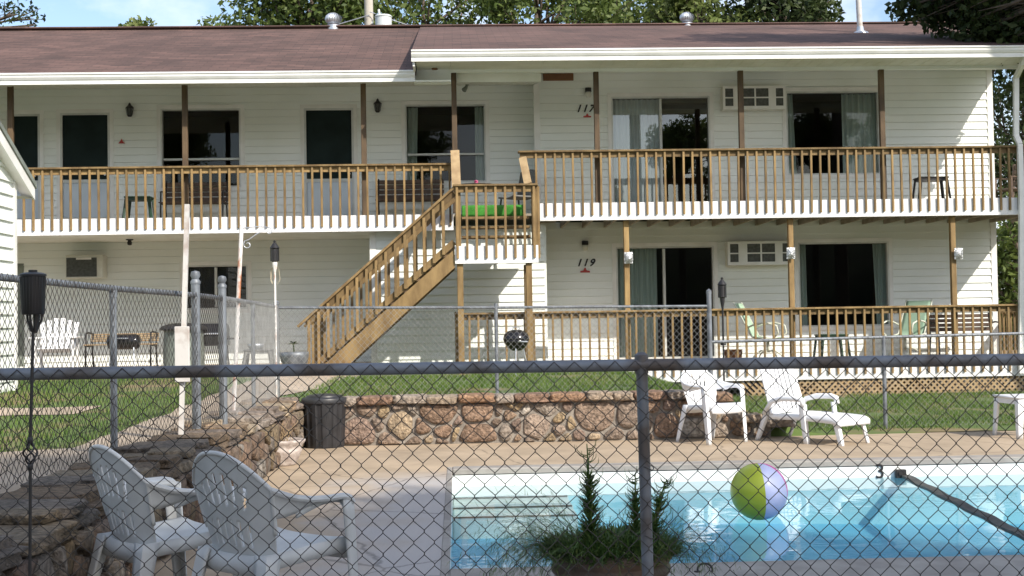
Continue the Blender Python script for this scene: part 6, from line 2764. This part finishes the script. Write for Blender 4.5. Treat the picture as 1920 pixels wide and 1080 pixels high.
BG = 'trees behind the motel roof'
trees = [
    # px, Y, cz, rx, rz, mat, n, label
    (590, 37, 10.6, 2.2, 2.7, 'leafA', 36, 'green tree with ragged left edge behind the roof, left of the utility pole'),
    (800, 40, 10.6, 3.0, 3.0, 'leafA', 40, 'green tree behind the roof just right of the transformer drum'),
    (1015, 38, 10.4, 2.4, 2.6, 'leafA', 34, 'green tree behind the middle of the roof'),
    (1185, 41, 10.6, 2.6, 2.7, 'leafA', 25, 'thin-crowned tree with sky gaps behind the ridge right of the roof middle'),
    (1325, 37, 9.9, 2.0, 2.4, 'leafC', 34, 'pale sunlit tree behind the grey turbine vent'),
    (1480, 36, 10.0, 1.8, 2.6, 'leafB', 42, 'dark tree behind the roof left of the vent pipe'),
    (1850, 34, 10.2, 2.3, 3.0, 'leafB', 50, 'dark tree rising behind the right end of the roof'),
]
for i, (px, Y, cz, rx, rz, mt_, nc, lab) in enumerate(trees):
    tree('background_tree', lab, (X(px, 300, Y), Y, -.3), 13, cz, rx, rz, mt_, 40+i, nc, 210, .21, BG, (.6, 1.05), .2)
tree('background_tree', 'small distant tree top peeking over the left part of the roof', (X(255, 300, 52), 52, -.5), 11, 13.75, 1.15, .75, 'leafC', 61, 16, 260, .22, BG, (.35, .55), .18)
tree('background_tree', 'low dark tree top behind the ridge left of the silver turbine vent', (X(425, 300, 46), 46, -.5), 11, 12.0, 1.0, .9, 'leafA', 62, 20, 200, .22, BG, (.5, .8), .18)
tree('background_tree', 'pale tree top peeking over the ridge right of the vent pipe', (X(1655, 300, 48), 48, -.5), 11, 11.2, 2.0, 1.3, 'leafC', 63, 24, 200, .24, BG, (.5, .9), .18)
# tree at the left edge of the frame
cl = [(P(px, py, 30).x, 30+random.uniform(-1, 1), P(px, py, 30).z, r) for px, py, r in
      ((15, 5, .42), (40, 14, .30), (58, 45, .16), (8, 40, .35), (-30, -30, .8), (-60, 20, .8), (30, 55, .18), (-10, -70, .9), (-80, -60, 1.0), (-20, 60, .4), (44, 34, .15))]
tree('edge_tree', 'dark leafy branch tips at the top left corner', (P(-160, 300, 30).x, 30, 0), 12, 9, 1, 2, 'leafB', 71, clumps=cl, per=320, size=.13, trunk_r=.2)
# big dark tree overhanging the right end of the roof
cl = []
for px, py, r in ((1690, 14, .28), (1740, 22, .45), (1790, 42, .4), (1830, 62, .42), (1880, 82, .45), (1925, 110, .5), (1850, 30, .5), (1900, 40, .6), (1800, 10, .5), (1770, 30, .4), (1820, 40, .45), (1870, 60, .45), (1845, 5, .5), (1780, -8, .5), (1900, 78, .4), (1915, 60, .5), (1860, 40, .5),
                  (1950, 70, .6), (1710, 5, .36), (1925, 10, .6), (1860, -10, .6), (1930, 160, .35)):
    yy_ = 22.6 if px < 1820 else 21.9
    q = P(px, py, yy_)
    cl.append((q.x, yy_+random.uniform(-.1, .4), q.z, r))
rnd = random.Random(8)
for k in range(34):
    zc_ = rnd.uniform(7.4, 12.4)
    cl.append((rnd.uniform(8.3, 10.6), 22.6-(zc_-5.8)*1.0+rnd.uniform(.3, 2.2), zc_, rnd.uniform(.5, .9)))
tree('shade_tree', 'large dark tree overhanging the right end of the roof', (13.2, 18.2, 0), 13, 10, 3, 3, 'leafB', 72, clumps=cl, per=420, size=.17, trunk_r=.32, lean=(-3.4, 1))
# greenery behind the right end of the motel
for i, (px, Y, cz, rx, rz, mt_, lab) in enumerate(((1935, 31, 5.2, 1.7, 3.9, 'leafB', 'tall dark tree seen past the right end of the motel'),
                                                     (1912, 27.5, 1.9, .95, 2.0, 'leafA', 'sunlit leafy shrub behind the right end of the lower deck'),
                                                     (2020, 34, 6.5, 2.4, 5.0, 'leafB', 'dark tree farthest right beyond the motel'))):
    tree('side_tree', lab, (X(px, 300, Y), Y, 0), 9, cz, rx, rz, mt_, 80+i, 46, 230, .16, 'trees at the right end of the motel', (.45, .8), .14)

# trees behind the viewer: they shade the foreground and stand in the window reflections
proto = tree('yard_tree', 'large shade tree on the near side of the pool yard', (13.6, -11.6, -.2), 19, 16.6, 3.6, 3.0, 'leafA', 90, 50, 135, .34, 'trees on the near side of the yard', (.7, 1.2), .3)
for i, (x, y, s, rz) in enumerate(((8.6, -12.2, .97, 1.2), (17.8, -10.4, 1.0, 2.2), (-3, -24, .72, 3.0), (5, -29, .50, .7), (8.5, -30, .53, 2.6), (13.2, -26, .70, 4), (17, -30, .55, 3.3), (20.5, -24, .7, 5.5), (26, -25, .75, 5), (-9, -27, .75, 2), (-16, -25, .75, 1), (33, -20, .75, 1))):
    c2 = copy_tree(proto)
    c2.location = (x, y, -.2)
    c2.scale = (s, s, s)
    c2.rotation_euler.z = rz
mb = MB()
mb.grid(120, 14, lambda u, v: ((lambda a, r: (r*math.cos(a), r*math.sin(a), -1.4+12.6*math.sin(v*math.pi/2)+1.6*mnoise.noise((a*14, v*3, 0))*v+.9*mnoise.noise((a*60, v*9, 4))*v))(math.pi*(1.0+u), 44+26*v)))
struct('unseen_hills', mb, 'forest', smooth='all')  # unseen hill ring, added to keep the window reflections dark
